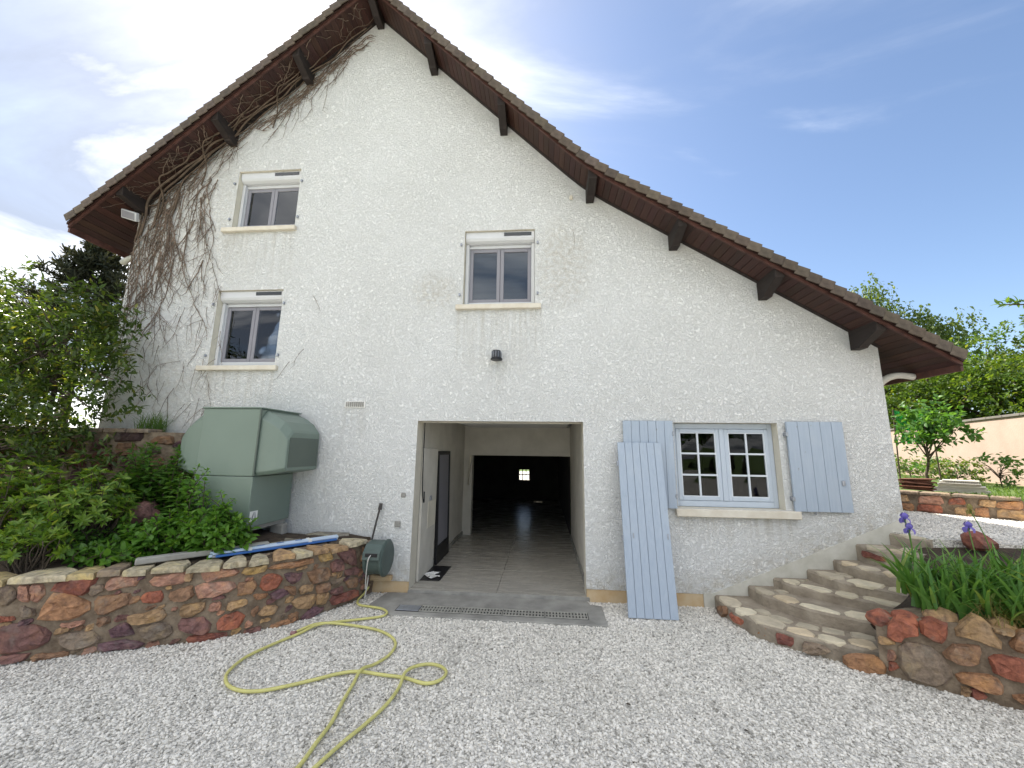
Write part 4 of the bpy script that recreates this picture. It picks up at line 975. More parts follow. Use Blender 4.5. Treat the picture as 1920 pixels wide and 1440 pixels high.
for i, (c, a, b) in enumerate(caps):
    rr = random.Random(40 + i)
    zt = .618 + rr.uniform(-.012, .012)
    pts = []
    for t, off in ((a, .035), (a * .7 + b * .3, .05), (a * .35 + b * .65, .04), (b, .045), (b - .01, -.14), ((a + b) / 2, -.30 + rr.uniform(-.04, .04)), (a + .015, -.2)):
        p = LC.p3(t, zt + rr.uniform(-.004, .004), off + rr.uniform(-.012, .012)); pts.append(p)
    slab(pts, .05, lw, C[c], 'capstone', None, i)
# flat stones filling the back of the cap near the garage end
for i in range(5):
    t = 3.5 + i * .22
    pts = [LC.p3(t + a * .1, .60 + .004 * i % 3, -.33 + b * .1) for a, b in ((-1, -.9), (.1, -1.1), (1, -.8), (1.05, .5), (.2, 1), (-.9, .8))]
    slab(pts, .05, lw, C['grey'], 'capstone', None, 77 + i)

# planter wall on the right
pw = thing('planter_wall', 'low planter wall of big red and orange boulders beside the steps', 'stone wall', (3.8, -1.55, -0.05))
wall_core(PC, -0.07, 0.38, 0.28, pw, dz=lambda t: min(.07, t * .2))
for i, (c, p) in enumerate(P_STONES): face_stone(PC, p, pw, C[c], .045, 500 + i)
cents = [(sum(a for a, z in p) / len(p), sum(z for a, z in p) / len(p), max(a for a, z in p) - min(a for a, z in p), max(z for a, z in p) - min(z for a, z in p)) for c, p in P_STONES]
for _ in range(900):
    t, z = fr_.uniform(.05, 1.0), fr_.uniform(-.03, .40)
    w_, h_ = fr_.uniform(.05, .13), fr_.uniform(.04, .09)
    if all(abs(t - a) > (ww + w_) * .46 or abs(z - b) > (hh + h_) * .46 for a, b, ww, hh in cents):
        cents.append((t, z, w_, h_)); nf += 1
        q_ = lambda: fr_.uniform(-.014, .014)
        face_stone(PC, [(t - w_ / 2, z - h_ / 2 + q_()), (t + q_(), z - h_ / 2), (t + w_ / 2, z + q_()), (t + w_ * .3, z + h_ / 2), (t - w_ * .4, z + h_ / 2 + q_())], pw, C[fr_.choice(['brown', 'red', 'tan', 'grey', 'maroon', 'pink'])], .02, 4000 + nf)
for k in range(3):
    t = 1.05 + k * .26
    for zc in (.08, .3):
        face_stone(PC, [(t - .11, zc - .08), (t + .1, zc - .07), (t + .11, zc + .08), (t, zc + .1), (t - .11, zc + .06)], pw, C[RND.choice(['orange', 'red', 'tan'])], .04, 560 + k)
def boulder(name, c, rad, color, parent=None, seed=0, squash=(1, 1, .8), sub=2):
    bm = bmesh.new(); bmesh.ops.create_icosphere(bm, subdivisions=sub, radius=1)
    for v in bm.verts:
        k = 1 + .35 * noise.noise(v.co * 1.3 + Vector((seed * 3.1, 0, 0))) + .12 * noise.noise(v.co * 3.5 + Vector((seed, 5, 0)))
        v.co = Vector((v.co.x * squash[0], v.co.y * squash[1], v.co.z * squash[2])) * rad * k + Vector(c)
    m = bpy.data.meshes.new(name); bm.to_mesh(m); bm.free(); m.materials.append(M['stone'])
    o = link(bpy.data.objects.new(name, m), parent); o.color = (*color, 1)
    return o
for i, (t, z, off, r_, c) in enumerate(((.03, .36, -.06, .09, 'red'), (.2, .40, -.05, .085, 'red'), (.42, .45, -.1, .1, 'tan'), (.72, .46, -.1, .09, 'tan'), (.95, .46, -.08, .1, 'orange'))):
    boulder('stone', PC.p3(t, z, off), r_, C[c], pw, 20 + i)

# ================================================================== STEPS
stairs = thing('stone_stairs', 'curved cement steps with pale flagstone treads climbing to the terrace', 'stairs', (3.4, -0.6, -0.05))
NOSE = [(0.09, [(2.57, 0), (2.56, -.3), (2.63, -.62), (2.76, -.85), (2.95, -1.0), (3.12, -1.1), (3.45, -1.22)]),
        (0.21, [(2.95, 0), (2.97, -.3), (3.08, -.48), (3.2, -.66), (3.36, -.8), (3.54, -.9), (3.67, -.99)]),
        (0.305, [(3.24, 0), (3.3, -.25), (3.43, -.38), (3.62, -.56), (3.85, -.72), (4.0, -.84)]),
        (0.41, [(3.62, 0), (3.64, -.25), (3.73, -.46), (3.93, -.64), (4.06, -.78)]),
        (0.525, [(3.92, 0), (3.92, -.25), (4.0, -.42), (4.1, -.6), (4.2, -.7)]),
        (0.705, [(4.19, 0), (4.2, -.22), (4.32, -.36), (4.45, -.5)]),
        (0.835, [(4.57, 0), (4.6, -.15), (4.7, -.35)])]
RB = [(3.45, -1.22), (3.67, -.99), (4.0, -.84), (4.2, -.7), (4.45, -.5), (4.7, -.35), (5.2, -.25)]
for i, (z, P) in enumerate(NOSE):
    cv = Curve2(P)
    L_ = cv.S[-1]
    n = int(L_ / .04)
    line = [cv.at(L_ * k / n)[0] for k in range(n + 1)]
    line = [Vector((p.x + noise.noise((p.x * 8, p.y * 8, i)) * .03, p.y + noise.noise((p.x * 8, p.y * 8, i + 9)) * .02)) if 0 < k < n else p for k, p in enumerate(line)]
    tail = [Vector(p) for p in RB if p[0] > P[-1][0] + .02] + [Vector((5.2, -.012))]
    line[0] = Vector((line[0].x, -.012))
    poly = line + tail
    zb_ = -.07
    m_ = len(poly)
    V = [(p.x, p.y, zb_) for p in poly] + [(p.x, p.y, z - .018) for p in poly]
    inn = []
    for k, p in enumerate(poly):   # rounded nose: top outline pulled in a little
        if k <= n: 
            _, nn_ = cv.at(L_ * k / n); inn.append(Vector((p.x, p.y)) - nn_ * .02 * (-1 if nn_.x > 0 else 1) * -1 if False else Vector((p.x + .018, p.y + (.006 if 0 < k < n else 0))))
        else: inn.append(p)
    V += [(p.x, p.y, z + noise.noise((p.x * 5, p.y * 5, 2)) * .004) for p in inn]
    F = [(k, (k + 1) % m_, (k + 1) % m_ + m_, k + m_) for k in range(m_)] + [(k + m_, (k + 1) % m_ + m_, (k + 1) % m_ + 2 * m_, k + 2 * m_) for k in range(m_)]
    F += [tuple(a + 2 * m_ for a in t) for t in tessellate_polygon([[Vector((p.x, p.y, 0)) for p in inn]])]
    st = mk('step', V, F, M['tread'], stairs)
    if i == 0:
        for k, (c, p) in enumerate(S_STONES): face_stone(SC, p, st, C[c], .03, 600 + k)
        face_stone(SC, [(1.384, .007), (1.454, .05), (1.585, .067), (1.66, .03), (1.634, -.05), (1.527, -.06), (1.388, -.05)], st, C['orange'], .035, 620)
    if i == 5:
        face_stone(Curve2(P), [(.10, .60), (.34, .585), (.36, .63), (.12, .665)], st, C['maroon'], .02, 640)
    # flagstones along the nose
    t = .10 if i else .06
    k = 0
    nx = NOSE[i + 1][1] if i < 6 else None
    while t < L_ - .12:
        rr = random.Random(i * 50 + k)
        w_ = rr.uniform(.17, .36); w_ = min(w_, L_ - t - .03)
        dep = rr.uniform(.11, .20)
        def q(tt, off):
            p, nn_ = cv.at(tt)
            return Vector((p.x - nn_.x * off, p.y - nn_.y * off, z + .012))
        p_, nn_ = cv.at(t); sgn = 1 if nn_.x < 0 else -1     # inward = towards +x
        pts = [q(t + a * w_, (b * dep + .012) * sgn) for a, b in ((.02, .05 + rr.uniform(0, .15)), (.33, rr.uniform(-.12, .04)), (.7, rr.uniform(-.12, .06)), (.97, .1), (1.0, .6 + rr.uniform(-.2, .2)), (.7, 1.0), (.25, 1 + rr.uniform(-.2, .1)), (.0, .6))]
        slab(pts, .035, st, rr.choice([(.58, .52, .40), (.66, .60, .47), (.52, .46, .36), (.60, .50, .36)]), 'flagstone', M['flag'], i * 40 + k, .005)
        if rr.random() < (.85 if i == 0 else .45):   # second row behind
            pts = [q(t + a * w_ + .06, (b * .13 + .20) * sgn) for a, b in ((0, .1), (.5, 0), (.9, .1), (1, .7), (.5, 1), (.1, .9))]
            slab(pts, .035, st, (.47, .42, .33), 'flagstone', M['flag'], 900 + k, .004)
        t += w_ + rr.uniform(.012, .04); k += 1

# planter bed soil between steps, terrace edge and planter wall
def loft(name, A_, B_, n, mat, bulge=.04, kind='structure', nz=6):
    ca, cb = spline(A_, 8), spline(B_, 8)
    def samp(c, t): 
        f = t * (len(c) - 1); i = min(int(f), len(c) - 2); return c[i].lerp(c[i + 1], f - i)
    V, F = [], []
    for i in range(n + 1):
        for j in range(nz + 1):
            p = samp(ca, i / n).lerp(samp(cb, i / n), j / nz)
            p.z += bulge * math.sin(math.pi * j / nz) + noise.noise(p * 5) * .03 * (0 < j < nz)
            V.append(p)
    for i in range(n):
        for j in range(nz): F.append((i * (nz + 1) + j, (i + 1) * (nz + 1) + j, (i + 1) * (nz + 1) + j + 1, i * (nz + 1) + j + 1))
    o = MB().add(V, F).build(name, mat, None, smooth=True)
    return tag(o, kind=kind)
loft('planter_soil', [(3.40, -1.16, .28), (3.6, -1.28, .38), (3.95, -1.5, .44), (4.9, -2.05, .46), (7, -3.2, .5)], [(3.46, -1.19, .27), (3.7, -.96, .30), (4.03, -.8, .40), (4.45, -.46, .58), (4.72, -.32, .76), (6.0, -.8, .84), (9.0, -2.2, .84)], 40, M['soil'], -.03)
loft('planting_bed', [(-1.63, -.04, .56), (-1.85, -.32, .565), (-2.1, -.78, .57), (-2.4, -1.05, .575), (-2.85, -1.3, .58), (-3.5, -1.55, .58), (-4.0, -1.8, .58), (-5.3, -2.35, .58)], [(-1.63, .0, .56), (-2.2, .0, .60), (-2.7, -.0, .62), (-3.2, -.0, .66), (-3.7, .0, .72), (-4.25, -.0, .78), (-5.5, -.45, .95), (-9.5, -1.6, 1.1)], 50, M['soil'], .06)

# upper dry-stone wall that holds the ground beside the house
uw = thing('upper_stone_wall', 'dark rubble wall behind the shrubs at the left house corner', 'stone wall', (-5.0, -0.4, 0.7))
UC = Curve2([(-9.5, -1.72), (-7.2, -1.03), (-5.5, -.53), (-4.35, -.30), (-4.28, .0)])
wall_core(UC, .6, 1.90, .2, uw)
t = 2.2
while t < UC.S[-1] - .1:
    z = .8
    while z < 1.85:
        w_, h_ = RND.uniform(.2, .36), RND.uniform(.08, .2); o_ = RND.uniform(-.08, .08)
        face_stone(UC, [(t + o_ - w_ / 2, z - h_ / 2 + RND.uniform(-.03, .03)), (t + o_ + w_ / 2, z - h_ / 2 + RND.uniform(-.03, .03)), (t + o_ + w_ / 2 - .04, z + h_ / 2), (t + o_ - w_ / 2 + RND.uniform(0, .08), z + h_ / 2 + RND.uniform(-.02, .02))], uw, tuple(.62 * k_ for k_ in C[RND.choice(['mauve', 'dark', 'brown', 'maroon', 'purple'])]), .035, int(t * 100 + z * 10))
        z += h_ + .025
    t += .3
for i in range(11):
    t = 2.2 + i * .28
    slab([UC.p3(t + a * .13, 1.94, b) for a, b in ((-1, .05), (.2, .07), (1, .05), (1, -.2), (-.9, -.22))], .05, uw, C['grey'], 'capstone', None, 800 + i)

# low wall on the terrace, right background
tw = thing('terrace_wall', 'low orange rubble wall along the lawn on the terrace', 'stone wall', (6.8, 1.45, .85))
TC = Curve2([(4.9, 3.4), (6.37, 1.88), (7.17, 1.05), (10.2, -2.05)])
wall_core(TC, .84, 1.13, .22, tw)
t = .6
while t < TC.S[-1] - .2:
    w_ = RND.uniform(.16, .30)
    for zc, h_ in ((.925, .12), (1.06, .10)):
        ww = w_ * RND.uniform(.8, 1.0)
        o_ = RND.uniform(-.05, .05)
        u_ = lambda: RND.uniform(-.025, .025)
        face_stone(TC, [(t + o_ - ww / 2, zc - h_ / 2 + u_()), (t + o_ + u_(), zc - h_ / 2 + u_() * .5), (t + o_ + ww / 2, zc - h_ / 2 + u_()), (t + o_ + ww / 2 + u_(), zc + h_ / 2 + u_()), (t + o_ - ww / 2 + .03, zc + h_ / 2 + u_())], tw, tuple(k * 1.15 for k in C[RND.choice(['pink', 'tan', 'orange', 'tan', 'red', 'grey'])]), .03, int(t * 77 + zc * 31))
    t += w_ + .03
t = .6
while t < TC.S[-1] - .3:
    w_ = RND.uniform(.25, .45)
    slab([TC.p3(t + a * w_, 1.165, b) for a, b in ((.02, .04), (.5, .06), (.98, .04), (.97, -.24), (.05, -.25))], .04, tw, C['grey'], 'capstone', None, int(t * 50))
    t += w_

# ================================================================== YARD OBJECTS
# concrete apron with slotted drain
ap = tag(MB().prism([(-1.36, -.02), (-1.42, -.40), (-1.08, -.645), (-.2, -.655), (1.24, -.67), (1.245, -.16), (1.12, -.13), (1.10, -.006), (-1.10, -.006)], 'z', -.08, -.034).build('concrete_apron', M['conc'], None, bevel=0.006),
         'grey concrete apron in front of the open garage', 'apron')
MB().box(-1.09, 1.09, -.0055, .0035, -.08, -.001).build('threshold', M['conc'], ap)
dr = thing('drain_channel', 'slotted grey drain grate set in the concrete before the garage', 'drain', (0.1, -.47, -.05))
MB().box(-1.06, 1.06, -.56, -.39, -.0335, -.0325).build('channel_shade', M['void_shade'], dr)  # flat dark sheet paints the shaded hollow below the slots
MB().box(-1.05, -.80, -.545, -.405, -.032, -.026).build('cover_plate', M['metal'], dr, bevel=0.002)
gseg = MB()
L_ = .455
for a, b in ((-.555, -.54), (-.482, -.468), (-.41, -.395)): gseg.box(0, L_, a, b, -.032, -.024)
for k in range(14):
    xk = L_ * k / 13
    for a, b in ((-.5398, -.4822), (-.4678, -.4102)): gseg.box(max(0, xk - .0095), min(L_, xk + .0095), a, b, -.0318, -.0245)
gm = me('grate', gseg.V, gseg.F, M['galv'])
for k in range(4): inst('grate', gm, Matrix.Translation((-.79 + k * .462, 0, 0)), dr)

# leaning shutter
ls = thing('leaning_shutter', 'tall pale blue plank shutter leaning against the wall beside the window', 'shutter', (1.755, -.41, -.05))
m4 = Matrix.Translation((1.755, -.41, -.045)) @ Matrix.Rotation(-math.atan2(.335, 1.88), 4, 'X') @ Matrix.Rotation(R(.2), 4, 'Y')
Hs = 1.91
for i in range(6):
    a = -.265 + .53 * i / 6 + .0018; b = -.265 + .53 * (i + 1) / 6 - .0018
    MB().box(a, b, -.03, RND.uniform(-.001, .001), 0, Hs, 0, m4).build('board', M['blue'], ls, bevel=0.0025)
for z in (.25, 1.6): MB().box(-.24, .24, .002, .025, z, z + .08, 0, m4).build('batten', M['blue'], ls)
for x, z in ((-.275, 1.65), (-.15, .83), (.235, .83), (-.27, .8)): MB().box(x - .008, x + .008, -.036, .0, z - .03, z + .03, 0, m4).build('latch', M['metal'], ls, bevel=0.002)

# garden hose
def tube_obj(name, pts, r, mat, parent=None, n=8, sub=8):
    return MB().tube(spline(pts, sub), r, n).build(name, mat, parent, smooth=True)
HZ = -.030
h1 = [(-1.56, -.12, .05), (-1.59, -.2, -.01), (-1.59, -.33, HZ), (-1.52, -.45, HZ), (-1.38, -.49, HZ), (-1.22, -.53, HZ), (-1.12, -.62, HZ), (-1.13, -.72, HZ), (-1.28, -.80, HZ), (-1.5, -.92, HZ + .01), (-1.67, -1.02, HZ + .012), (-1.75, -1.18, HZ), (-1.85, -1.39, HZ), (-1.93, -1.63, HZ), (-1.91, -1.83, HZ), (-1.85, -1.94, HZ), (-1.74, -2.03, HZ), (-1.60, -2.07, HZ), (-1.46, -2.05, HZ), (-1.31, -1.97, HZ), (-1.17, -1.88, HZ), (-1.02, -1.78, HZ), (-.88, -1.75, HZ + .005), (-.69, -1.765, HZ), (-.5, -1.785, HZ), (-.32, -1.84, HZ), (-.22, -1.79, HZ), (-.195, -1.68, HZ), (-.26, -1.6, HZ), (-.36, -1.575, HZ), (-.46, -1.64, HZ + .01), (-.505, -1.76, HZ + .022), (-.495, -1.91, HZ), (-.51, -2.11, HZ), (-.57, -2.32, HZ), (-.63, -2.48, HZ), (-.70, -2.72, HZ), (-.74, -2.95, HZ), (-.78, -3.1, HZ), (-.84, -3.1, HZ), (-.82, -2.9, HZ), (-.78, -2.68, HZ), (-.785, -2.49, HZ), (-.79, -2.31, HZ), (-.825, -2.11, HZ), (-.85, -1.91, HZ + .004), (-.86, -1.76, HZ + .026), (-.81, -1.64, HZ + .004), (-.75, -1.48, HZ), (-.76, -1.3, HZ), (-.85, -1.16, HZ), (-1.03, -1.04, HZ), (-1.27, -.975, HZ), (-1.54, -.965, HZ + .012), (-1.70, -1.02, HZ + .016), (-1.80, -1.15, HZ)]
gh = tag(MB().tube(spline(h1, 7), .0125, 8).build('garden_hose', M['hose'], None, smooth=True), 'yellow garden hose looped across the gravel', 'hose')
MB().lathe([(.012, 0), (.017, .004), (.017, .03), (.02, .032), (.02, .05), (.013, .052)], (-1.835, -1.19, -.028), 'x', 10).build('connector', pbr('dull_pink_plastic', (.30, .16, .16), .5), gh, smooth=False)

# hose reel on the wall
hr = thing('hose_reel', 'grey-green hose reel hung on the wall left of the garage', 'hose reel', (-1.41, -.2, .2))
MB().lathe([(.05, -.12), (.19, -.12), (.20, -.11), (.20, -.085), (.185, -.08), (.185, .07), (.20, .075), (.212, .085), (.212, .10), (.19, .115), (.06, .118)], (-1.42, -.215, .42), 'x', 28).build('drum', M['reel'], hr, smooth=False)
MB().prism([(-.19, .62), (-.34, .60), (-.425, .52), (-.44, .44), (-.415, .44), (-.40, .51), (-.33, .585), (-.19, .60)], 'x', -1.535, -1.325).build('front_cover', M['reel'], hr, bevel=0.004)
MB().box(-1.50, -1.355, -.437, -.405, .475, .515).build('outlet', M['black'], hr, bevel=0.003)
MB().tube(spline([(-1.43, -.435, .495), (-1.44, -.47, .46), (-1.455, -.46, .35), (-1.47, -.43, .22), (-1.48, -.40, .12)], 6), .007, 6).build('hose_end', M['pipe'], hr, smooth=True)
MB().box(-1.47, -1.37, -.2, -.001, .4, .46).build('bracket', M['metal'], hr)
tag(MB().box(-1.58, -1.31, -.07, -.002, .105, .165).box(-1.565, -1.325, -.0705, -.068, .12, .15).build('wall_ledge', M['plinth'], None, bevel=0.006), 'small ochre ledge on the wall below the hose reel', 'ledge')
# tool: pry bar standing behind the reel, stakes beside it
tag(MB().tube([(-1.565, -.14, .56), (-1.54, -.09, .80), (-1.52, -.05, .97)], .013, 6).add([(-1.545, -.055, .95), (-1.495, -.055, .95), (-1.492, -.045, 1.03), (-1.535, -.045, 1.03), (-1.545, -.043, .95), (-1.495, -.043, .95), (-1.492, -.038, 1.03), (-1.535, -.038, 1.03)], [(0, 1, 2, 3), (4, 7, 6, 5), (0, 4, 5, 1), (2, 6, 7, 3), (0, 3, 7, 4), (1, 5, 6, 2)]).build('flat_bar', M['iron'], None), 'dark metal bar propped on the wall above the hose reel', 'bar')
tag(MB().tube(spline([(-1.60, -.19, -.05), (-1.595, -.17, .2), (-1.60, -.16, .42)], 4), .012, 6).build('metal_stake', M['iron'], None, smooth=True), 'thin rusty stake standing between stone wall and hose reel', 'stake')
tag(MB().tube(spline([(-1.545, -.26, -.05), (-1.54, -.22, .12), (-1.545, -.18, .3)], 4), .008, 6).build('thin_rod', M['pipe'], None, smooth=True), 'pale thin rod standing below the hose reel', 'rod')

# things in the garage
fp = thing('framed_panel', 'tall dark-framed pale panel against the left garage wall', 'panel', (-1.08, 1.42, 0))
m4 = Matrix.Translation((-1.072, 1.04, .0)) @ Matrix.Rotation(R(90), 4, 'Z') @ Matrix.Rotation(R(-1.2), 4, 'X')
fb = MB()
for a, b, c, d in ((0, .055, .0, 1.70), (.70, .76, .0, 1.70), (.0551, .6999, 1.64, 1.70), (.0551, .6999, .0, .26)): fb.box(a, b, -.035, .0, c, d, 0, m4)
fb.build('frame', M['black'], fp, bevel=0.003)
MB().box(.056, .699, -.02, -.008, .261, 1.639, 0, m4).build('inner_panel', M['pvc_grey'], fp)
tag(MB().box(-1.085, -.80, .34, 1.0, .0005, .009).build('door_mat', M['black'], None, bevel=0.002), 'black rubber mat on the garage floor by the left wall', 'mat')
V = []; F = []
for i in range(8):
    for j in range(7):
        x = -1.05 + .17 * i / 7; y = .40 + .26 * j / 6
        x += .05 * math.sin(j * 1.3); k = noise.noise((i * .6, j * .7, 4))
        V.append((x + .03 * k, y + .03 * noise.noise((i, j, 7.7)), .016 + .035 * abs(k)))
for i in range(7):
    for j in range(6):
        if (i, j) not in ((0, 0), (6, 5), (0, 5), (1, 0), (6, 0)): F.append((i * 7 + j, i * 7 + 7 + j, i * 7 + 8 + j, i * 7 + j + 1))
tag(mk('crumpled_paper', V, F, M['paper']), 'crumpled white paper lying on the black garage mat', 'paper')
rg = thing('hanging_cloth', 'pale rag hanging at the left edge of the inner garage opening', 'cloth', (-.95, 3.1, 1.6))
V = []; F = []
for i in range(12):
    for j in range(5):
        z = 1.62 - .55 * i / 11; wd_ = .16 * (1 - .6 * (i / 11)) 
        V.append((-1.0 + .02 * j * (1 - i / 14) + .012 * math.sin(j * 2 + i * .4), 3.15 - .03 * math.sin(j * 1.7 + i * .3) - .04 * j / 4, z - .02 * j * (i > 9)))
for i in range(11):
    for j in range(4): F.append((i * 5 + j, i * 5 + j + 1, i * 5 + j + 6, i * 5 + j + 5))
mk('cloth', V, F, M['reveal'], rg, True)

# wall lamp
wl_ = thing('wall_lamp', 'small black ribbed wall lamp above the garage opening', 'lamp', (-.05, 0, 2.95))
MB().box(-.085, .0, -.03, -.001, 2.93, 3.02).build('back_plate', M['black'], wl_, bevel=0.005)
MB().lathe([(.02, .125), (.055, .12), (.062, .10), (.066, .02), (.078, .012), (.08, -.005), (.06, -.012)], (-.045, -.085, 2.915), 'z', 20).build('housing', M['black'], wl_)
for k in range(14):
    a = 2 * math.pi * k / 14
    MB().box(-.003, .003, .062, .070, .025, .105, 0, Matrix.Translation((-.045, -.085, 2.915)) @ Matrix.Rotation(a, 4, 'Z')).build('rib', M['metal'], wl_)
# flood light under the left eave
fl = thing('flood_light', 'white flood lamp under the left eave', 'lamp', (-5.72, -.08, 5.3))
m4 = Matrix.Translation((-5.74, -.17, 5.2)) @ Matrix.Rotation(R(25), 4, 'X') @ Matrix.Rotation(R(18), 4, 'Y')
MB().box(-.12, .12, -.03, .03, -.06, .07, 0, m4).build('housing', M['pvc'], fl, bevel=0.008)
MB().box(-.10, .10, -.034, -.0305, -.045, .055, 0, m4).build('lens', M['pvc_grey'], fl)
MB().tube([(-5.74, -.14, 5.25), (-5.74, -.06, 5.31), (-5.74, .0, 5.33)], .012, 6).build('arm', M['pipe'], fl)

# ================================================================== HEAT PUMP
hp = thing('heat_pump', 'green metal outdoor heat pump cabinet with side hoods on the planting bed', 'heat pump', (-3.06, -.43, .66))
X0, X1, Y0, Y1, Z0, Z1 = -3.46, -2.735, -.78, -.06, .82, 2.17
MB().box(X0, X1, Y0, Y1, Z0, 1.388).build('lower_cabinet', M['green_metal'], hp, bevel=0.01, seg=2)
MB().box(X0, X1, Y0 - .004, Y1, 1.392, Z1).build('upper_cabinet', M['green_metal'], hp, bevel=0.01, seg=2)
MB().box(X0 - .012, X1 + .02, Y0 - .02, Y1 + .02, Z1 + .001, Z1 + .018).build('top_lid', M['green_metal'], hp, bevel=0.006)
MB().box(X1 - .004, X1 + .016, Y0 - .016, Y0 + .004, 1.40, Z1).build('corner_trim', M['green_dark'], hp, bevel=0.003)
def hood(x, s):
    secs = [(x + s * .001, Y0 + .012, 1.395, 2.155), (x + s * .12, Y0 + .03, 1.41, 2.10), (x + s * .22, Y0 + .05, 1.425, 2.03), (x + s * .30, Y0 + .075, 1.445, 1.93), (x + s * .315, Y0 + .085, 1.455, 1.90)]
    V, F = [], []
    for xx, yf, zb, zt in secs:
        V += [(xx, yf + .035, zb), (xx, yf, zb + .04), (xx, yf, zt - .10), (xx, yf + .09, zt), (xx, Y1, zt), (xx, Y1, zb)]
    for i in range(len(secs) - 1):
        for k in range(6): F.append((i * 6 + k, i * 6 + (k + 1) % 6, i * 6 + 6 + (k + 1) % 6, i * 6 + 6 + k))
    F += [tuple(range(6)), tuple(range(len(V) - 1, len(V) - 7, -1))]
    h = MB().add(V, F).build('hood', M['green_metal'], hp, bevel=0.006)
    e = x + s * .3155
    MB().box(min(e, e + s * .004), max(e, e + s * .004), Y0 + .12, Y1 - .02, 1.49, 1.84).build('outlet_panel', M['green_dark'], h)  # darker green puts shade into the colour of the hood's end face
hood(X1, 1); hood(X0, -1)
MB().box(X0 + .03, X1 - .03, Y0 + .04, Y1 - .02, Z0 - .045, Z0 - .001).build('base_frame', M['conc'], hp)
lb = MB().box(X1 + .0005, X1 + .003, Y0 + .02, Y0 + .14, .89, 1.0).build('label_plate', M['paper'], hp)
MB().add([(X1 + .0035, Y0 + .04, .91), (X1 + .0035, Y0 + .07, .91), (X1 + .0035, Y0 + .085, .985), (X1 + .0035, Y0 + .075, .985)], [(0, 1, 2, 3)]).add([(X1 + .0035, Y0 + .09, .985), (X1 + .0035, Y0 + .1, .985), (X1 + .0035, Y0 + .12, .91), (X1 + .0035, Y0 + .10, .91)], [(0, 1, 2, 3)]).build('label_print', M['pvc_grey'], lb)
# blocks it stands on
for i, (x, y, w_, d_, z1_, lab) in enumerate(((-2.98, -.74, .17, .12, .775, 'rough grey concrete block under the front corner of the heat pump'), (-2.78, -.17, .12, .1, .775, 'grey block under the heat pump next to the house wall'), (-3.36, -.3, .14, .3, .775, 'grey block under the far end of the heat pump'))):
    o = boulder('concrete_block', (0, 0, 0), 1, (.3, .28, .25), None, 60 + i, (1, 1, 1), 1); bpy.data.objects.remove(o)
    tag(MB().box(x - w_ / 2 - .03, x + w_ / 2 + .03, y - d_ / 2, y + d_ / 2, .58, z1_).build('concrete_block', M['conc'], None, bevel=0.015), lab, 'block')
for i, (p, lab) in enumerate((([(-2.72, -.62), (-2.45, -.66), (-2.28, -.45), (-2.40, -.28), (-2.66, -.33)], 'flat grey paving slab lying in front of the heat pump'), ([(-2.40, -.20), (-2.1, -.24), (-1.86, -.14), (-1.9, -.03), (-2.35, -.03)], 'flat slab lying along the house wall near the wall end'))):
    o = slab([(x, y, .648 + .012 * i) for x, y in p], .05, None, (.27, .255, .22), 'paving_slab', None, 70 + i)
    tag(o, lab, 'slab')
# long grey beam and bundle of blue-white profiles on the wall cap
def bar_between(a, b, w, h, name, mat, parent=None, bevel=.004):
    a, b = Vector(a), Vector(b); d = (b - a); L_ = d.length; d.normalize()
    s = Vector((d.y, -d.x, 0)).normalized(); u = s.cross(d)
    if u.z < 0: u = -u
    m = Matrix(((d.x, s.x, u.x, a.x), (d.y, s.y, u.y, a.y), (d.z, s.z, u.z, a.z), (0, 0, 0, 1)))
    return MB().box(0, L_, -w / 2, w / 2, 0, h, 0, m).build(name, mat, parent, bevel=bevel)
tag(bar_between((-3.22, -1.52, .626), (-2.45, -.78, .64), .085, .055, 'concrete_post', M['conc'], None, .008), 'grey concrete post lying on the retaining wall under the leafy plant', 'post')
bd = thing('profile_bundle', 'bundle of blue and white metal profiles lying on the retaining wall', 'metal profiles', (-2.3, -.7, .62))
a0, b0 = Vector((-2.76, -1.20, .628)), Vector((-1.93, -.27, .630))
dv_ = (b0 - a0).normalized(); sv = Vector((dv_.y, -dv_.x, 0)).normalized()
for i, (o_, h_, mt, s0, s1) in enumerate(((-.045, 0, 'blueprint', 0, 1), (-.015, 0, 'metal', .02, .97), (.015, 0, 'blueprint', -.01, .99), (.043, 0, 'metal', .01, .95), (-.03, .024, 'blueprint', .0, 1.0), (.002, .024, 'blueprint', .01, .98), (.030, .024, 'blueprint', .015, .99), (.060, .0, 'bluedark', .03, .97))):
    off = sv * o_ + Vector((0, 0, h_))
    bar_between(a0.lerp(b0, s0) + off, a0.lerp(b0, s1) + off, .027, .021, 'profile', M[mt], bd, .002)
for t in (.14, .32, .47, .62):   # blue print blocks and paper bands
    p = a0.lerp(b0, t) - sv * .008 + Vector((0, 0, .046))
    bar_between(p, p + dv_ * .07, .03, .0015, 'print', M['bluedark'], bd, 0)
for t in (.25, .72):
    p = a0.lerp(b0, t) + Vector((0, 0, -.001))
    bar_between(p, p + dv_ * .035, .125, .05, 'paper_band', M['paper'], bd, .003)
# rocks in the bed
for i, (c, r_, col, lab) in enumerate((((-3.95, -.85, .95), .17, 'mauve', 'purple boulder among the shrubs of the planting bed'), ((-1.95, -.75, .64), .035, 'grey', 'small grey pebble on the wall cap below the blue profiles'))):
    if i == 0: tag(boulder('rock', c, r_, C[col], None, 31 + i), lab, 'rock')
tag(boulder('rock', (4.98, -.55, .875), .12, C['maroon'], None, 44), 'dark red boulder on the terrace edge behind the irises', 'rock')

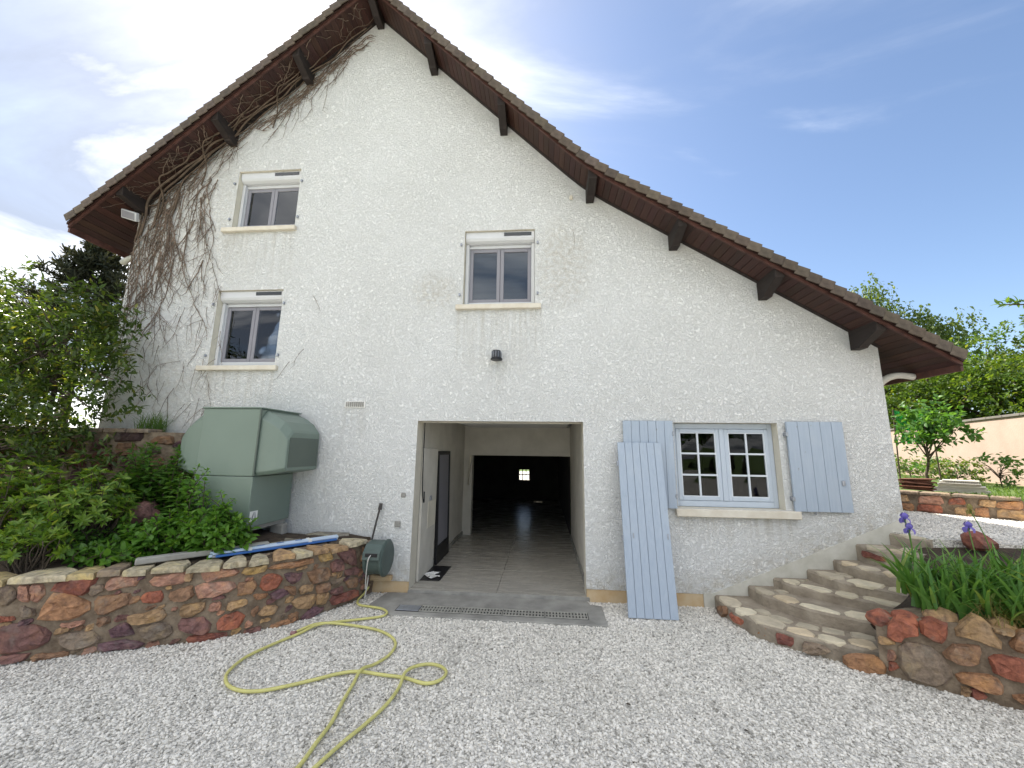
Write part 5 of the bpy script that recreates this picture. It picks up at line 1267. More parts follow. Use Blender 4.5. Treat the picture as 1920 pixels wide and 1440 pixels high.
# ================================================================== TERRACE OBJECTS
rr = random.Random(9)
for k in range(11):
    a = R(-46 + rr.uniform(-9, 9))
    m4 = Matrix.Translation((6.80 + rr.uniform(-.04, .04), 2.12 + rr.uniform(-.04, .04), 1.168 + k * .017)) @ Matrix.Rotation(a, 4, 'Z') @ Matrix.Rotation(rr.uniform(-.05, .05), 4, 'Y')
    o = MB().box(-.19, .19, -.12, .12, 0, .014, 0, m4).build('roof_tile', M['oldtile'], None, bevel=0.003)
    kk = rr.uniform(.6, 1.4); o.color = (kk, kk, kk, 1)
    tag(o, 'brown roof tile in the untidy dark stack on the terrace wall', 'tile', 'brown tiles in the dark stack')
for k in range(9):
    a = R(-46 + rr.uniform(-9, 9))
    m4 = Matrix.Translation((6.55 + rr.uniform(-.04, .04), 2.42 + rr.uniform(-.04, .04), 1.168 + k * .017)) @ Matrix.Rotation(a, 4, 'Z') @ Matrix.Rotation(rr.uniform(-.12, .05), 4, 'Y')
    o = MB().box(-.16, .16, -.12, .12, 0, .014, 0, m4).build('roof_tile', M['oldtile'], None, bevel=0.003)
    kk = rr.uniform(.6, 1.4); o.color = (kk, kk, kk, 1)
    tag(o, 'brown roof tile in the dark stack nearest the house corner', 'tile', 'brown tiles in the pile by the corner')
for k in range(9):
    m4 = Matrix.Translation((7.18 + rr.uniform(-.02, .02), 1.80 + rr.uniform(-.02, .02), 1.168 + k * .021)) @ Matrix.Rotation(R(-43 + rr.uniform(-3, 3)), 4, 'Z')
    hw = .30 - .012 * k
    o = MB().box(-hw, hw - .02, -.15, .15, 0, .016, 0, m4).build('paving_board', M['slat'], None, bevel=0.003)
    kk = rr.uniform(.85, 1.15); o.color = (kk, kk, kk * .96, 1)
    tag(o, ['lowest pale slab in the white stack on the terrace wall', 'second pale slab from the bottom of the white stack', 'third pale slab from the bottom of the white stack', 'fourth pale slab from the bottom of the white stack', 'middle pale slab of the white stack on the terrace wall', 'fourth pale slab from the top of the white stack', 'third pale slab from the top of the white stack', 'second pale slab from the top of the white stack', 'topmost pale slab of the white stack on the terrace wall'][k], 'slab', 'pale slabs in the white stack')
# garden wall
gw = thing('garden_wall', 'long pinkish rendered garden wall with dark coping behind the lawn', 'garden wall', (11, 6, 1.1))
d = Vector((.34, .94, 0)).normalized(); p0 = Vector((10.3, 3.6, 0)) - d * 8; p1 = p0 + d * 26
s = Vector((d.y, -d.x, 0))
def wallbox(a, b, t0, t1, z0, z1):
    V = [a + s * t0, b + s * t0, b + s * t1, a + s * t1]
    return MB().add([(v.x, v.y, z) for z in (z0, z1) for v in V], [(0, 3, 2, 1), (4, 5, 6, 7), (0, 1, 5, 4), (1, 2, 6, 5), (2, 3, 7, 6), (3, 0, 4, 7)])
wallbox(p0, p1, 0, .2, .9, 2.56).build('wall_face', M['gwall'], gw)
k = 0
while k < 26:
    wallbox(p0 + d * k, p0 + d * min(26, k + .497), -.04, .24, 2.5605, 2.615).build('coping', M['coping'], gw, bevel=.008)
    k += .5

# ================================================================== VEGETATION
OV_V = np.array([(0, 0, 0), (-.27, .30, .06), (.27, .30, .06), (0, .32, 0), (-.22, .66, .03), (.22, .66, .03), (0, .68, -.02), (0, 1, -.10)], float)
OV_F = np.array([(0, 3, 1), (0, 2, 3), (1, 3, 6), (1, 6, 4), (3, 2, 5), (3, 5, 6), (4, 6, 7), (6, 5, 7)])
LA_V = OV_V * np.array([.62, 1, 1.2])          # lance-shaped
DI_V = np.array([(0, 0, 0), (-.3, .5, .08), (0, 1, -.05), (.3, .5, .08)], float)
DI_F = np.array([(0, 3, 2), (0, 2, 1)])
NE_V = np.array([(-.06, 0, 0), (.06, 0, 0), (.03, 1, .02), (-.03, 1, .02)], float)
NE_F = np.array([(0, 1, 2), (0, 2, 3)])

def norm(a): return a / np.maximum(np.linalg.norm(a, axis=1, keepdims=True), 1e-9)
def frames(dirs, ups):
    y = norm(dirs); x = norm(np.cross(y, ups)); z = np.cross(x, y)
    return x, y, z
def leaf_mesh(name, pos, dirs, ups, size, tv, tf, mat, parent=None):
    x, y, z = frames(dirs, ups)
    s = size[:, None, None]
    V = pos[:, None, :] + s * (tv[None, :, 0, None] * x[:, None, :] + tv[None, :, 1, None] * y[:, None, :] + tv[None, :, 2, None] * z[:, None, :])
    n, k = len(pos), len(tv)
    F = (tf[None] + (np.arange(n) * k)[:, None, None]).reshape(-1, tf.shape[1])
    return np_mesh(name, V.reshape(-1, 3), F, mat, parent)

def crown_leaves(ells, nb, per, bl, size, seed, up=.35, droop=0.0, clump=.0, shell=.55, spread=.5):
    """branchlets spread through a union of ellipsoids; returns leaf pos, dirs, ups, sizes and branchlet roots"""
    g = np.random.default_rng(seed)
    w = np.array([e[1][0] * e[1][1] * e[1][2] for e in ells]) ** .7; w /= w.sum()
    ei = g.choice(len(ells), nb, p=w)
    c = np.array([e[0] for e in ells])[ei]; r = np.array([e[1] for e in ells])[ei]
    d = norm(g.normal(size=(nb, 3)))
    rad = g.uniform(0, 1, nb) ** (1 - shell)
    rad *= 1 + .25 * np.array([noise.noise(Vector(v) * 2.2 + Vector((seed, 0, 0))) for v in d])
    root = c + d * r * rad[:, None]
    if clump:
        keep = np.array([noise.noise(Vector(v) * clump + Vector((seed * 1.7, 3, 1))) for v in root]) > -.12
        root, d = root[keep], d[keep]
    nb = len(root)
    bd = norm(d + np.array([0, 0, up]) + g.normal(size=(nb, 3)) * .5)
    bd = norm(bd + np.array([0, 0, -droop]))
    t = np.tile(np.linspace(.1, 1, per), nb)
    bi = np.repeat(np.arange(nb), per)
    L = bl * g.uniform(.6, 1.3, nb)
    pos = root[bi] + bd[bi] * (t * L[bi])[:, None] - np.array([0, 0, 1]) * (droop * .4 * (t ** 2) * L[bi])[:, None] + g.normal(size=(nb * per, 3)) * bl * .06
    side = norm(np.cross(bd[bi], g.normal(size=(nb * per, 3))))
    dirs = norm(bd[bi] * spread + side + g.normal(size=side.shape) * .25 - np.array([0, 0, droop * .6]))
    ups = norm(np.array([0, 0, 1.0]) + g.normal(size=side.shape) * .45)
    return pos, dirs, ups, size * g.uniform(.65, 1.2, nb * per), root, bd

def limbs(mb, base, top, roots, n, r0, seed, start=.35):
    g = random.Random(seed); base, top = Vector(base), Vector(top)
    pts = [base.lerp(top, k / 6) + Vector((g.uniform(-1, 1), g.uniform(-1, 1), 0)) * r0 * (k > 0) for k in range(7)]
    mb.tube(pts, [r0 * (1 - .8 * k / 6) for k in range(7)], 7)
    for i in range(n):
        e = Vector(roots[g.randrange(len(roots))])
        t = g.uniform(start, .95); a = base.lerp(top, t)
        m = a.lerp(e, .5) + Vector((0, 0, (e - a).length * g.uniform(-.05, .15)))
        rr_ = r0 * (1 - .75 * t) * .6
        mb.tube(spline([a, m, e], 3), [rr_ * (1 - .85 * k / 6) + .003 for k in range(7)], 5)

def tree(name, label, cat, base, top, ells, nb, per, bl, size, mat, seed, tv=DI_V, tf=DI_F, r0=.09, nl=14, group=None, crown='crown', **kw):
    t = thing(name, label, cat, base, group)
    pos, dirs, ups, sz, root, bd = crown_leaves(ells, nb, per, bl, size, seed, **kw)
    mb = MB(); limbs(mb, base, top, root, nl, r0, seed); mb.build('trunk', M['bark'], t, smooth=True)
    leaf_mesh(crown, pos, dirs, ups, sz, tv, tf, mat, t)
    return t

# --- left: big glossy shrub, conifer, fillers
tree('laurel_shrub', 'large dark glossy-leaved shrub in front of the left house corner', 'shrub', (-5.9, -.55, 1.85), (-5.6, -.65, 3.4),
     [((-5.7, -.75, 2.85), (.9, .5, .85)), ((-6.5, -.6, 2.95), (.9, .6, .95)), ((-5.05, -.85, 2.35), (.62, .4, .5)), ((-5.35, -.75, 3.3), (.5, .4, .5)), ((-6.1, -.9, 2.05), (.9, .4, .4)), ((-6.9, -.6, 3.4), (.6, .5, .5))],
     1050, 13, .30, .10, M['leaf_big'], 21, LA_V, OV_F, .035, 40, up=.45, clump=2.6, shell=.35)
tree('laurel_shrub', 'dark leafy shrub at the left edge behind the yellow-green bush', 'shrub', (-5.9, -1.2, 1.1), (-5.8, -1.3, 1.9),
     [((-5.6, -1.15, 1.75), (.8, .4, .5)), ((-4.9, -.85, 1.65), (.6, .3, .38)), ((-6.4, -1.0, 2.1), (.7, .4, .7))],
     620, 12, .24, .085, M['leaf_big'], 22, LA_V, OV_F, .03, 24, up=.4, clump=2.6, shell=.35)
# conifer: tiers of upswept branches with needle sprays
def conifer(label, base, h, rmax, seed, zlow=.25):
    t = thing('conifer_tree', label, 'tree', base)
    g = np.random.default_rng(seed); mb = MB(); b = Vector(base)
    mb.tube([b, b + Vector((.05, 0, h * .5)), b + Vector((0, 0, h))], [.16, .09, .012], 7)
    P, D, U, Z = [], [], [], []
    for k in range(95):
        f = 1 - (k / 95) ** 1.0 * (1 - zlow)
        z = h * f; L = rmax * (1 - f) ** .75 * g.uniform(.7, 1.15) + .18
        a = g.uniform(0, 6.283); o = Vector((math.cos(a), math.sin(a), 0))
        pts = [b + Vector((0, 0, z)) + o * (L * s_) + Vector((0, 0, L * (-.18 * s_ + .42 * s_ * s_))) for s_ in (0, .35, .7, 1)]
        mb.tube(pts, [.018, .012, .008, .004], 4)
        cur = spline(pts, 4)
        for i, p in enumerate(cur[3:]):
            for q in range(15):
                P.append(p + Vector(g.normal(size=3)) * .05)
                dd = (cur[min(i + 4, len(cur) - 1)] - cur[i + 2]).normalized()
                D.append(dd * .8 + Vector(g.normal(size=3)) * .7 + Vector((0, 0, .25))); U.append(Vector(g.normal(size=3))); Z.append(g.uniform(.10, .22))
    mb.build('trunk', M['bark'], t)
    leaf_mesh('crown', np.array([tuple(v) for v in P]), np.array([tuple(v) for v in D]), np.array([tuple(v) for v in U]), np.array(Z), NE_V * np.array([2.2, 1, 1]), NE_F, M['leaf_con'], t)
conifer('dark conifer standing against the bright sky left of the house', (-12.4, 4.3, 1.9), 5.5, 2.3, 4)
tree('far_shrub', 'thin dark bush at the left edge behind the glossy shrub', 'shrub', (-9.8, 1.4, 1.9), (-9.8, 1.4, 3.6), [((-9.8, 1.4, 3.3), (1.2, .9, .8)), ((-10.8, 1.0, 3.6), (.9, .8, .8))], 260, 12, .4, .10, M['leaf_tree2'], 61, r0=.05, clump=1.5)
tree('far_shrub', 'yellow-green bush in sunlight beyond the upper stone wall', 'shrub', (-8.6, .6, 1.9), (-8.6, .6, 2.7), [((-8.4, .6, 2.4), (1.4, .5, .55))], 260, 12, .3, .09, M['leaf_yg'], 62, r0=.04, clump=1.6)

# --- bushes built stem by stem, near leaves as single parts
def stem_bush(name, label, cat, roots, leaf_len, mat, seed, tv=OV_V, tf=OV_F, whorl=0, pair_step=.05, nparts=260, group=None, droop=.35, stem_mat='bark'):
    """roots: list of (base, tip) pairs"""
    g = np.random.default_rng(seed); t = thing(name, label, cat, roots[0][0], group)
    mb = MB(); P, D, U, Z = [], [], [], []
    for a, b in roots:
        a, b = Vector(a), Vector(b); L = (b - a).length
        m = a.lerp(b, .5) + Vector((g.normal() * .05, g.normal() * .05, L * .16))
        cur = spline([a, m, b], 6)
        mb.tube(cur, [.006 * (1 - .6 * i / (len(cur) - 1)) for i in range(len(cur))], 4)
        n = max(3, int(L / pair_step)); ph = g.uniform(0, 6.28)
        if whorl:
            for w0 in (1.0, .82):
                p = cur[int((len(cur) - 1) * w0)]; d = (cur[-1] - cur[-3]).normalized()
                o1 = d.orthogonal().normalized(); o2 = d.cross(o1)
                for q in range(whorl):
                    a_ = ph + 6.283 * q / whorl + g.normal() * .2 + w0
                    dr = (o1 * math.cos(a_) + o2 * math.sin(a_)) + d * g.uniform(.25, .8)
                    P.append(p); D.append(dr); U.append(d + Vector(g.normal(size=3)) * .2); Z.append(leaf_len * g.uniform(.7, 1.15))
        else:
            for i in range(n):
                f = .22 + .78 * (i + .5) / n
                x = f * (len(cur) - 1); k = min(int(x), len(cur) - 2); p = cur[k].lerp(cur[k + 1], x - k)
                d = (cur[k + 1] - cur[k]).normalized(); o1 = d.orthogonal().normalized(); o2 = d.cross(o1)
                ph += 1.57
                for q in (0, 3.1416):
                    a_ = ph + q + g.normal() * .25
                    dr = (o1 * math.cos(a_) + o2 * math.sin(a_)) + d * .5 + Vector((0, 0, -droop * g.uniform(.2, 1.2)))
                    sz = leaf_len * (1.1 - .55 * max(0, f - .55) / .45) * g.uniform(.75, 1.2)
                    P.append(p + dr.normalized() * .012); D.append(dr); U.append(Vector((0, -.25, 1)) + Vector(g.normal(size=3)) * .3); Z.append(sz)
            for q in range(4):
                P.append(cur[-1]); D.append(d + Vector(g.normal(size=3)) * .6); U.append(Vector((0, 0, 1))); Z.append(leaf_len * .5)
    mb.build('stems', M[stem_mat], t)
    P, D, U, Z = (np.array([tuple(v) for v in A_]) if i < 3 else np.array(A_) for i, A_ in enumerate((P, D, U, Z)))
    # nearest leaves become single parts
    dist = np.linalg.norm(P - np.array([.58, -5.04, 1.72]), axis=1) - Z * 8 + (P[:, 2] < .62) * 5
    order = np.argsort(dist); near, far = order[:nparts], order[nparts:]
    x, y, z = frames(D, U)
    lm = me('leaf', tv, tf, M[mat])
    for i in near:
        s_ = Z[i]
        inst('leaf', lm, Matrix(((x[i, 0] * s_, y[i, 0] * s_, z[i, 0] * s_, P[i, 0]), (x[i, 1] * s_, y[i, 1] * s_, z[i, 1] * s_, P[i, 1]), (x[i, 2] * s_, y[i, 2] * s_, z[i, 2] * s_, P[i, 2]), (0, 0, 0, 1))), t)
    if len(far): tag(leaf_mesh('foliage', P[far], D[far], U[far], Z[far], tv, tf, M[mat], t), kind='stuff')
    return t
rr = random.Random(77)
def sprawl(c, r, n, h0, h1, zb, lean=(0, 0)):
    out = []
    for _ in range(n):
        a = rr.uniform(0, 6.283); q = rr.uniform(.05, 1) ** .5
        bx_, by_ = c[0] + math.cos(a) * r[0] * q * .55, c[1] + math.sin(a) * r[1] * q * .55
        tx, ty = c[0] + math.cos(a) * r[0] * q * 1.05 + lean[0], c[1] + math.sin(a) * r[1] * q * 1.05 + lean[1]
        out.append(((bx_, by_, zb), (tx, ty, zb + rr.uniform(h0, h1) * (1 - .45 * q * q))))
    return out
stem_bush('leafy_plant', 'fresh green broad-leaved plant spilling over the retaining wall', 'plant',
          sprawl((-2.98, -1.02), (.42, .24), 95, .22, .56, .58) + sprawl((-3.48, -1.1), (.48, .25), 85, .18, .48, .58) + sprawl((-3.62, -1.42), (.4, .14), 34, .06, .2, .6), .10, 'leaf_low', 31, nparts=300, pair_step=.042)
stem_bush('leafy_plant', 'low leafy plant on the bed at the left end of the wall', 'plant',
          sprawl((-3.95, -1.42), (.4, .25), 60, .10, .34, .58), .08, 'leaf_mid', 32, nparts=150)
stem_bush('bramble_plant', 'upright green plant between boulder and heat pump', 'plant',
          sprawl((-3.75, -.62), (.28, .26), 50, .55, 1.08, .68) + sprawl((-4.25, -.72), (.42, .22), 60, .45, 1.1, .7), .105, 'leaf_mid', 33, nparts=200, pair_step=.055)
stem_bush('leafy_plant', 'thin leafy stems rising in front of the heat pump', 'plant',
          [((-2.95 + rr.uniform(-.22, .2), -.95 + rr.uniform(-.08, .06), .6), (-2.95 + rr.uniform(-.28, .25), -.98 + rr.uniform(-.12, .05), .6 + rr.uniform(.35, .78))) for _ in range(12)] + [((-3.3 + rr.uniform(-.12, .12), -.9, .6), (-3.3 + rr.uniform(-.2, .15), -.95, .6 + rr.uniform(.5, .92))) for _ in range(12)], .075, 'leaf_low', 34, nparts=120, pair_step=.05)
stem_bush('azalea_bush', 'yellow-green bush with whorled leaves at the left edge', 'shrub',
          sprawl((-4.35, -1.25), (.62, .36), 190, .42, .98, .62, (0, -.02)) + sprawl((-4.9, -1.5), (.6, .3), 130, .5, 1.05, .62), .085, 'leaf_yg', 35, LA_V, OV_F, 7, nparts=280)
stem_bush('azalea_bush', 'small bright yellow-green bush low at the left edge', 'shrub',
          sprawl((-4.05, -1.72), (.3, .16), 55, .2, .5, .60, (.0, .0)), .078, 'leaf_yg', 36, LA_V, OV_F, 7, nparts=120)

def blades(name, label, cat, spots, mat, hmin, hmax, w, lean, seed, per=7, parts=True, group=None):
    g = random.Random(seed); t = thing(name, label, cat, spots[0], group)
    big = MB()
    for (bx_, by_, bz_) in spots:
        fan = g.uniform(0, 3.14)
        for k in range(per):
            h = g.uniform(hmin, hmax); a = fan + g.uniform(-.5, .5) + (3.14 if k % 2 else 0)
            ln = lean * g.uniform(.15, 1.3)
            o = Vector((math.cos(a), math.sin(a), 0)); sd = Vector((-math.sin(a + .6), math.cos(a + .6), 0))
            V, F = [], []
            for i in range(6):
                f = i / 5; c_ = Vector((bx_, by_, bz_)) + o * (ln * h * f ** 1.7 + .015 * (k - per / 2) * 1) + Vector((0, 0, h * (f - .22 * ln * f ** 3)))
                ww = w * (1 - f ** 2.2) * (.75 + .5 * f) + .0008
                V += [c_ - sd * ww, c_ + o * ww * .25, c_ + sd * ww]
            for i in range(5):
                for q in (0, 1): F.append((i * 3 + q, i * 3 + q + 1, i * 3 + 4 + q, i * 3 + 3 + q))
            if parts: mk('blade', V, F, M[mat], t, True)
            else: big.add(V, F)
    if not parts: tag(big.build('blades', M[mat], t), kind='stuff')
    return t
rr = random.Random(5)
sp = [tuple(PC.p3(.34 + (i % 12) * .048 + rr.uniform(-.03, .03), .41 + .10 * (i // 12) * .5, -.16 - .15 * (i // 12) + rr.uniform(-.05, .05))) for i in range(36)]
ir = blades('iris_clump', 'dense clump of sword-leaved irises above the planter wall', 'iris', sp, 'leaf_iris', .30, .54, .0165, .85, 41, 8)
sp2 = [tuple(PC.p3(.84 + (i % 8) * .07 + rr.uniform(-.03, .03), .43 + .05 * (i // 8), -.2 - .17 * (i // 8) + rr.uniform(-.05, .05))) for i in range(24)]
blades('iris_clump', 'iris leaves at the right edge of the planter', 'iris', sp2, 'leaf_iris', .34, .54, .0175, .75, 42, 8)
blades('dry_grass', 'dry yellowish grass tuft at the right edge of the planter', 'grass', [tuple(PC.p3(.72 + rr.uniform(-.12, .15), .44, -.12 + rr.uniform(-.05, .03))) for _ in range(9)], 'leaf_dry', .12, .24, .003, 1.1, 43, 14, False)
blades('grass_tuft', 'soft green grass tuft growing on top of the upper stone wall', 'grass', [(-4.75 + rr.uniform(-.16, .16), -.2 + rr.uniform(-.06, .08), 1.9) for _ in range(12)], 'leaf_grass', .14, .32, .003, .6, 44, 16, False)
def iris_flower(stalk, fade, label, seed):
    g = random.Random(seed)
    t = thing('iris_flower', label, 'flower', stalk[0])
    MB().tube(spline(stalk, 4), .004, 5).build('stalk', M['leaf_iris'], t)
    top = Vector(stalk[-1])
    for k in range(6):
        a = k * 1.047 + g.uniform(-.2, .2); o = Vector((math.cos(a), math.sin(a), 0)); s_ = Vector((-o.y, o.x, 0)); dn = k % 2
        L = .036 if not fade else .024
        V, F = [], []
        for i in range(5):
            f = i / 4
            c_ = top + o * (L * (.25 + .75 * math.sin(f * 1.9)) if dn else L * .6 * math.sin(f * 2.6)) + Vector((0, 0, (.012 - .05 * f * f) if dn else .055 * f))
            w_ = L * .62 * math.sin(.35 + f * 2.3)
            V += [c_ - s_ * w_, c_ + Vector((0, 0, .006)), c_ + s_ * w_]
        for i in range(4):
            for q in (0, 1): F.append((i * 3 + q, i * 3 + q + 1, i * 3 + 4 + q, i * 3 + 3 + q))
        mk('petal', V, F, M['petal'] if not fade else M['leaf_dry'], t, True)
iris_flower([(3.93, -1.05, .40), (3.92, -1.06, .8), (3.885, -1.1, 1.06)], 0, 'violet iris bloom, lower one beside the house corner', 1)
iris_flower([(3.95, -1.0, .45), (3.94, -1.03, .9), (3.86, -1.1, 1.15)], 0, 'violet iris bloom, upper one beside the house corner', 2)
iris_flower([(4.36, -1.15, .45), (4.35, -1.15, .85), (4.36, -1.12, 1.09)], 0, 'pale violet iris bloom in the middle of the clump', 3)
iris_flower([(4.5, -1.15, .45), (4.50, -1.12, .95), (4.42, -1.1, 1.24)], 1, 'tall iris stalk with withered bloom above the clump', 4)

# --- right background
lt = tree('young_tree', 'small round-headed young tree on the lawn before the garden wall', 'tree', (8.93, 4.26, 1.13), (9.0, 4.2, 2.3), [((9.0, 4.2, 2.42), (.58, .58, .42)), ((8.85, 4.35, 2.2), (.45, .5, .28)), ((9.2, 4.0, 2.3), (.4, .4, .35))],
     190, 11, .22, .115, M['leaf_young'], 71, OV_V, OV_F, .032, 18, up=.3, clump=2.6, shell=.3)
# green netting hung behind the young tree
V, F = [], []
na, nb_ = 17, 13
pa, pb = Vector((8.80, 4.75, 0)), Vector((9.42, 4.55, 0))
def npnt(u, v):
    p = pa.lerp(pb, u); return Vector((p.x + .05 * math.sin(u * 7 + v * 3), p.y + .05 * math.cos(u * 5 + v * 4), 2.05 + .75 * v - .06 * math.sin(u * 3.1)))
net = thing('garden_netting', 'bright green plastic netting hanging behind the young tree', 'netting', (9.1, 4.65, 1.14))
mb = MB()
for i in range(na): mb.tube([npnt(i / (na - 1), j / 12) for j in range(13)], .006, 3, cap=False)
for j in range(nb_): mb.tube([npnt(i / 16, j / (nb_ - 1)) for i in range(17)], .006, 3, cap=False)
mb.build('mesh', M['netting'], net)
V = [npnt(i / 16, j / 12) + Vector((.01, .01, 0)) for i in range(17) for j in range(13)]
F = [(i * 13 + j, i * 13 + 13 + j, i * 13 + 14 + j, i * 13 + j + 1) for i in range(16) for j in range(12) if noise.noise((i * .4, j * .4, 2)) > -.05]
mk('folds', V, F, M['netting'], net)
for e in (0, 1): mb = MB().tube([npnt(e, 0) * 1 + Vector((0, 0, -.95)), npnt(e, 1)], .015, 6).build('pole', M['bark'], net)
# rose bushes along the garden wall
gd_ = Vector((.34, .94, 0)).normalized(); gs_ = Vector((gd_.y, -gd_.x, 0))
desc = ['leftmost low rose bush at the garden wall by the house corner', 'low rose bush at the garden wall behind the brown tile stack', 'rose bush at the garden wall right of the young tree trunk', 'rose bush at the garden wall above the white slabs', 'upright rose bush at the garden wall right of the white slabs', 'rose bush at the garden wall near the right frame edge', 'rightmost rose bush at the garden wall']
for i in range(7):
    p = Vector((10.3, 3.6, 0)) + gd_ * (6.2 - i * 1.05) - gs_ * (.55 + .15 * (i % 2)); h = (.34, .4, .42, .36, .5, .42, .5)[i]
    tree('rose_bush', desc[i], 'shrub', (p.x, p.y, 1.13), (p.x, p.y, 1.13 + h * .7), [((p.x, p.y, 1.13 + h * .55), (.42, .4, h * .5))], 60, 9, .2, .085, M['leaf_birch'] if i % 2 else M['leaf_young'], 80 + i, OV_V, OV_F, .012, 14, 'rose bushes along the garden wall', up=.5, clump=2.5)
blades('lawn_grass', 'short bright grass of the lawn behind the terrace wall', 'grass', [(7.0 + rr.uniform(0, 2.6), 2.3 + rr.uniform(-1.6, 1.8), 1.135) for _ in range(700)], 'leaf_grass', .03, .08, .004, .5, 45, 5, False)['kind'] = 'stuff'
# trees beyond the garden wall
for i, (x, y, zt, rx, mt, lab) in enumerate(((14.2, 11.6, 5.3, 1.7, 'leaf_tree', 'leafy green tree beyond the garden wall nearest the house eave'), (14.3, 9.6, 5.5, 1.8, 'leaf_tree', 'yellow-green tree beyond the garden wall behind the young tree'), (15.0, 8.4, 5.6, 1.9, 'leaf_tree2', 'dark green tree beyond the garden wall right of the eave tip'), (15.0, 6.7, 5.6, 1.9, 'leaf_tree', 'bright green tree beyond the garden wall near the right edge'), (16.2, 5.2, 5.9, 2.1, 'leaf_tree2', 'green tree beyond the garden wall at the right frame edge'), (18.5, 13.5, 7.0, 2.6, 'leaf_tree2', 'taller tree behind the row beyond the garden wall'), (17.6, 8.2, 6.5, 2.3, 'leaf_tree', 'tall loose tree behind the row near the right edge'))):
    tree('garden_tree', lab, 'tree', (x, y, 1.1), (x, y, zt - .8), [((x, y, zt - 1.5), (rx, rx, 1.45)), ((x - .5, y + .6, zt - 2.4), (rx * .95, rx, 1.3)), ((x + .6, y - .7, zt - 2.7), (rx, rx, 1.2)), ((x + .3, y + .2, zt - .7), (rx * .55, rx * .55, .7))],
         1150, 14, .5, .125, M[mt], 100 + i, r0=.11, nl=24, group='trees beyond the garden wall', clump=1.1, shell=.5, droop=.1)
# birch with hanging twigs
tree('birch_tree', 'tall loose birch with hanging twigs above the right roof slope', 'tree', (14.9, 12.5, 1.1), (14.8, 12.3, 9.0),
     [((14.75, 12.15, 8.75), (.8, .8, 1.15)), ((15.3, 11.6, 7.2), (1.3, 1.2, 1.0)), ((14.6, 12.3, 7.6), (.7, .7, 1.0)), ((15.9, 10.9, 6.6), (.9, .9, .9)), ((15.3, 11.5, 5.6), (1.7, 1.6, 1.0)), ((16.7, 10.5, 7.3), (.45, .45, .45))],
     900, 22, .8, .14, M['leaf_birch'], 130, r0=.08, nl=22, droop=1.6, up=.0, clump=1.3, shell=.45)
# branch of a tree standing just outside the right edge
tree('maple_tree', 'leafy branch tip reaching in at the right frame edge against the sky', 'tree', (7.4, -1.3, .85), (7.2, -1.2, 3.6), [((7.3, -1.2, 3.9), (.5, .5, .7))], 60, 10, .3, .09, M['leaf_tree2'], 140, OV_V, OV_F, .05, 10)
mt_ = bpy.data.objects['maple_tree']
br = MB().tube(spline([(7.2, -1.2, 3.3), (6.6, -.8, 3.42), (6.1, -.55, 3.40), (5.80, -.40, 3.45)], 5), [.02 - .001 * i for i in range(16)], 5).build('limb', M['bark'], mt_)
g = np.random.default_rng(3); tt_ = g.uniform(0, 1, 60) ** .6
pp = np.array([(6.6, -.8, 3.42)]) * (1 - tt_[:, None]) + np.array([(5.80, -.40, 3.45)]) * tt_[:, None]
leaf_mesh('foliage', pp, g.normal(size=(60, 3)) + np.array([-.6, .2, .1]), g.normal(size=(60, 3)) * .5 + np.array([0, 0, 1]), g.uniform(.06, .11, 60), LA_V, OV_F, M['leaf_tree2'], mt_)
# trees across the yard, seen only mirrored in the panes
for i, (x, y, h, rx) in enumerate(((2.6, -30, 17.5, 4.0), (-27, -27, 9.5, 3.6), (16, -30, 9, 3.8), (-22, -30, 9, 3.2))):
    tree('yard_tree', ['broad tree across the yard mirrored in the middle window', 'tree across the yard mirrored in the left windows', 'tree across the yard mirrored in the casement', 'tree far left across the yard'][i], 'tree', (x, y, -.06), (x, y, h * .8), [((x, y, h * .62), (rx, rx, h * .26)), ((x + 1, y, h * .8), (rx * .5, rx * .5, h * .2)), ((x - 1.2, y, h * .5), (rx * .8, rx * .8, h * .2))],
         420, 10, 1.1, .45, M['leaf_tree2'], 150 + i, r0=.2, nl=16, group='trees across the yard', clump=.7)

# a few dry leaves blown onto the gravel
g = np.random.default_rng(12)
n_ = 46
pp = np.stack([g.uniform(-3.2, 3.3, n_), g.uniform(-2.6, -.25, n_), np.full(n_, -.036)], 1)
pp[:14] = np.stack([g.normal(2.62, .09, 14), g.normal(-.12, .06, 14), np.full(14, -.034)], 1)
pp[14:20] = np.stack([g.normal(-1.5, .08, 6), g.normal(-.35, .12, 6), np.full(6, -.034)], 1)
o = leaf_mesh('dry_leaves', pp, g.normal(size=(n_, 3)) * np.array([1, 1, .15]), g.normal(size=(n_, 3)) * .3 + np.array([0, 0, 1]), g.uniform(.018, .04, n_), OV_V, OV_F, pbr('dry_leaf', (.045, .032, .022), .8, .3, 20))
tag(o, 'dry dark leaves and bits scattered over the gravel', 'leaves', kind='stuff')

# ================================================================== CLIMBING VINE ON THE WALL
vn = thing('climbing_vine', 'leafless brown climber clinging to the gable under the left roof slope', 'climber', (-5.3, -.05, 2.0))
g = random.Random(8)
def rake(x, off): return soff(x) - off
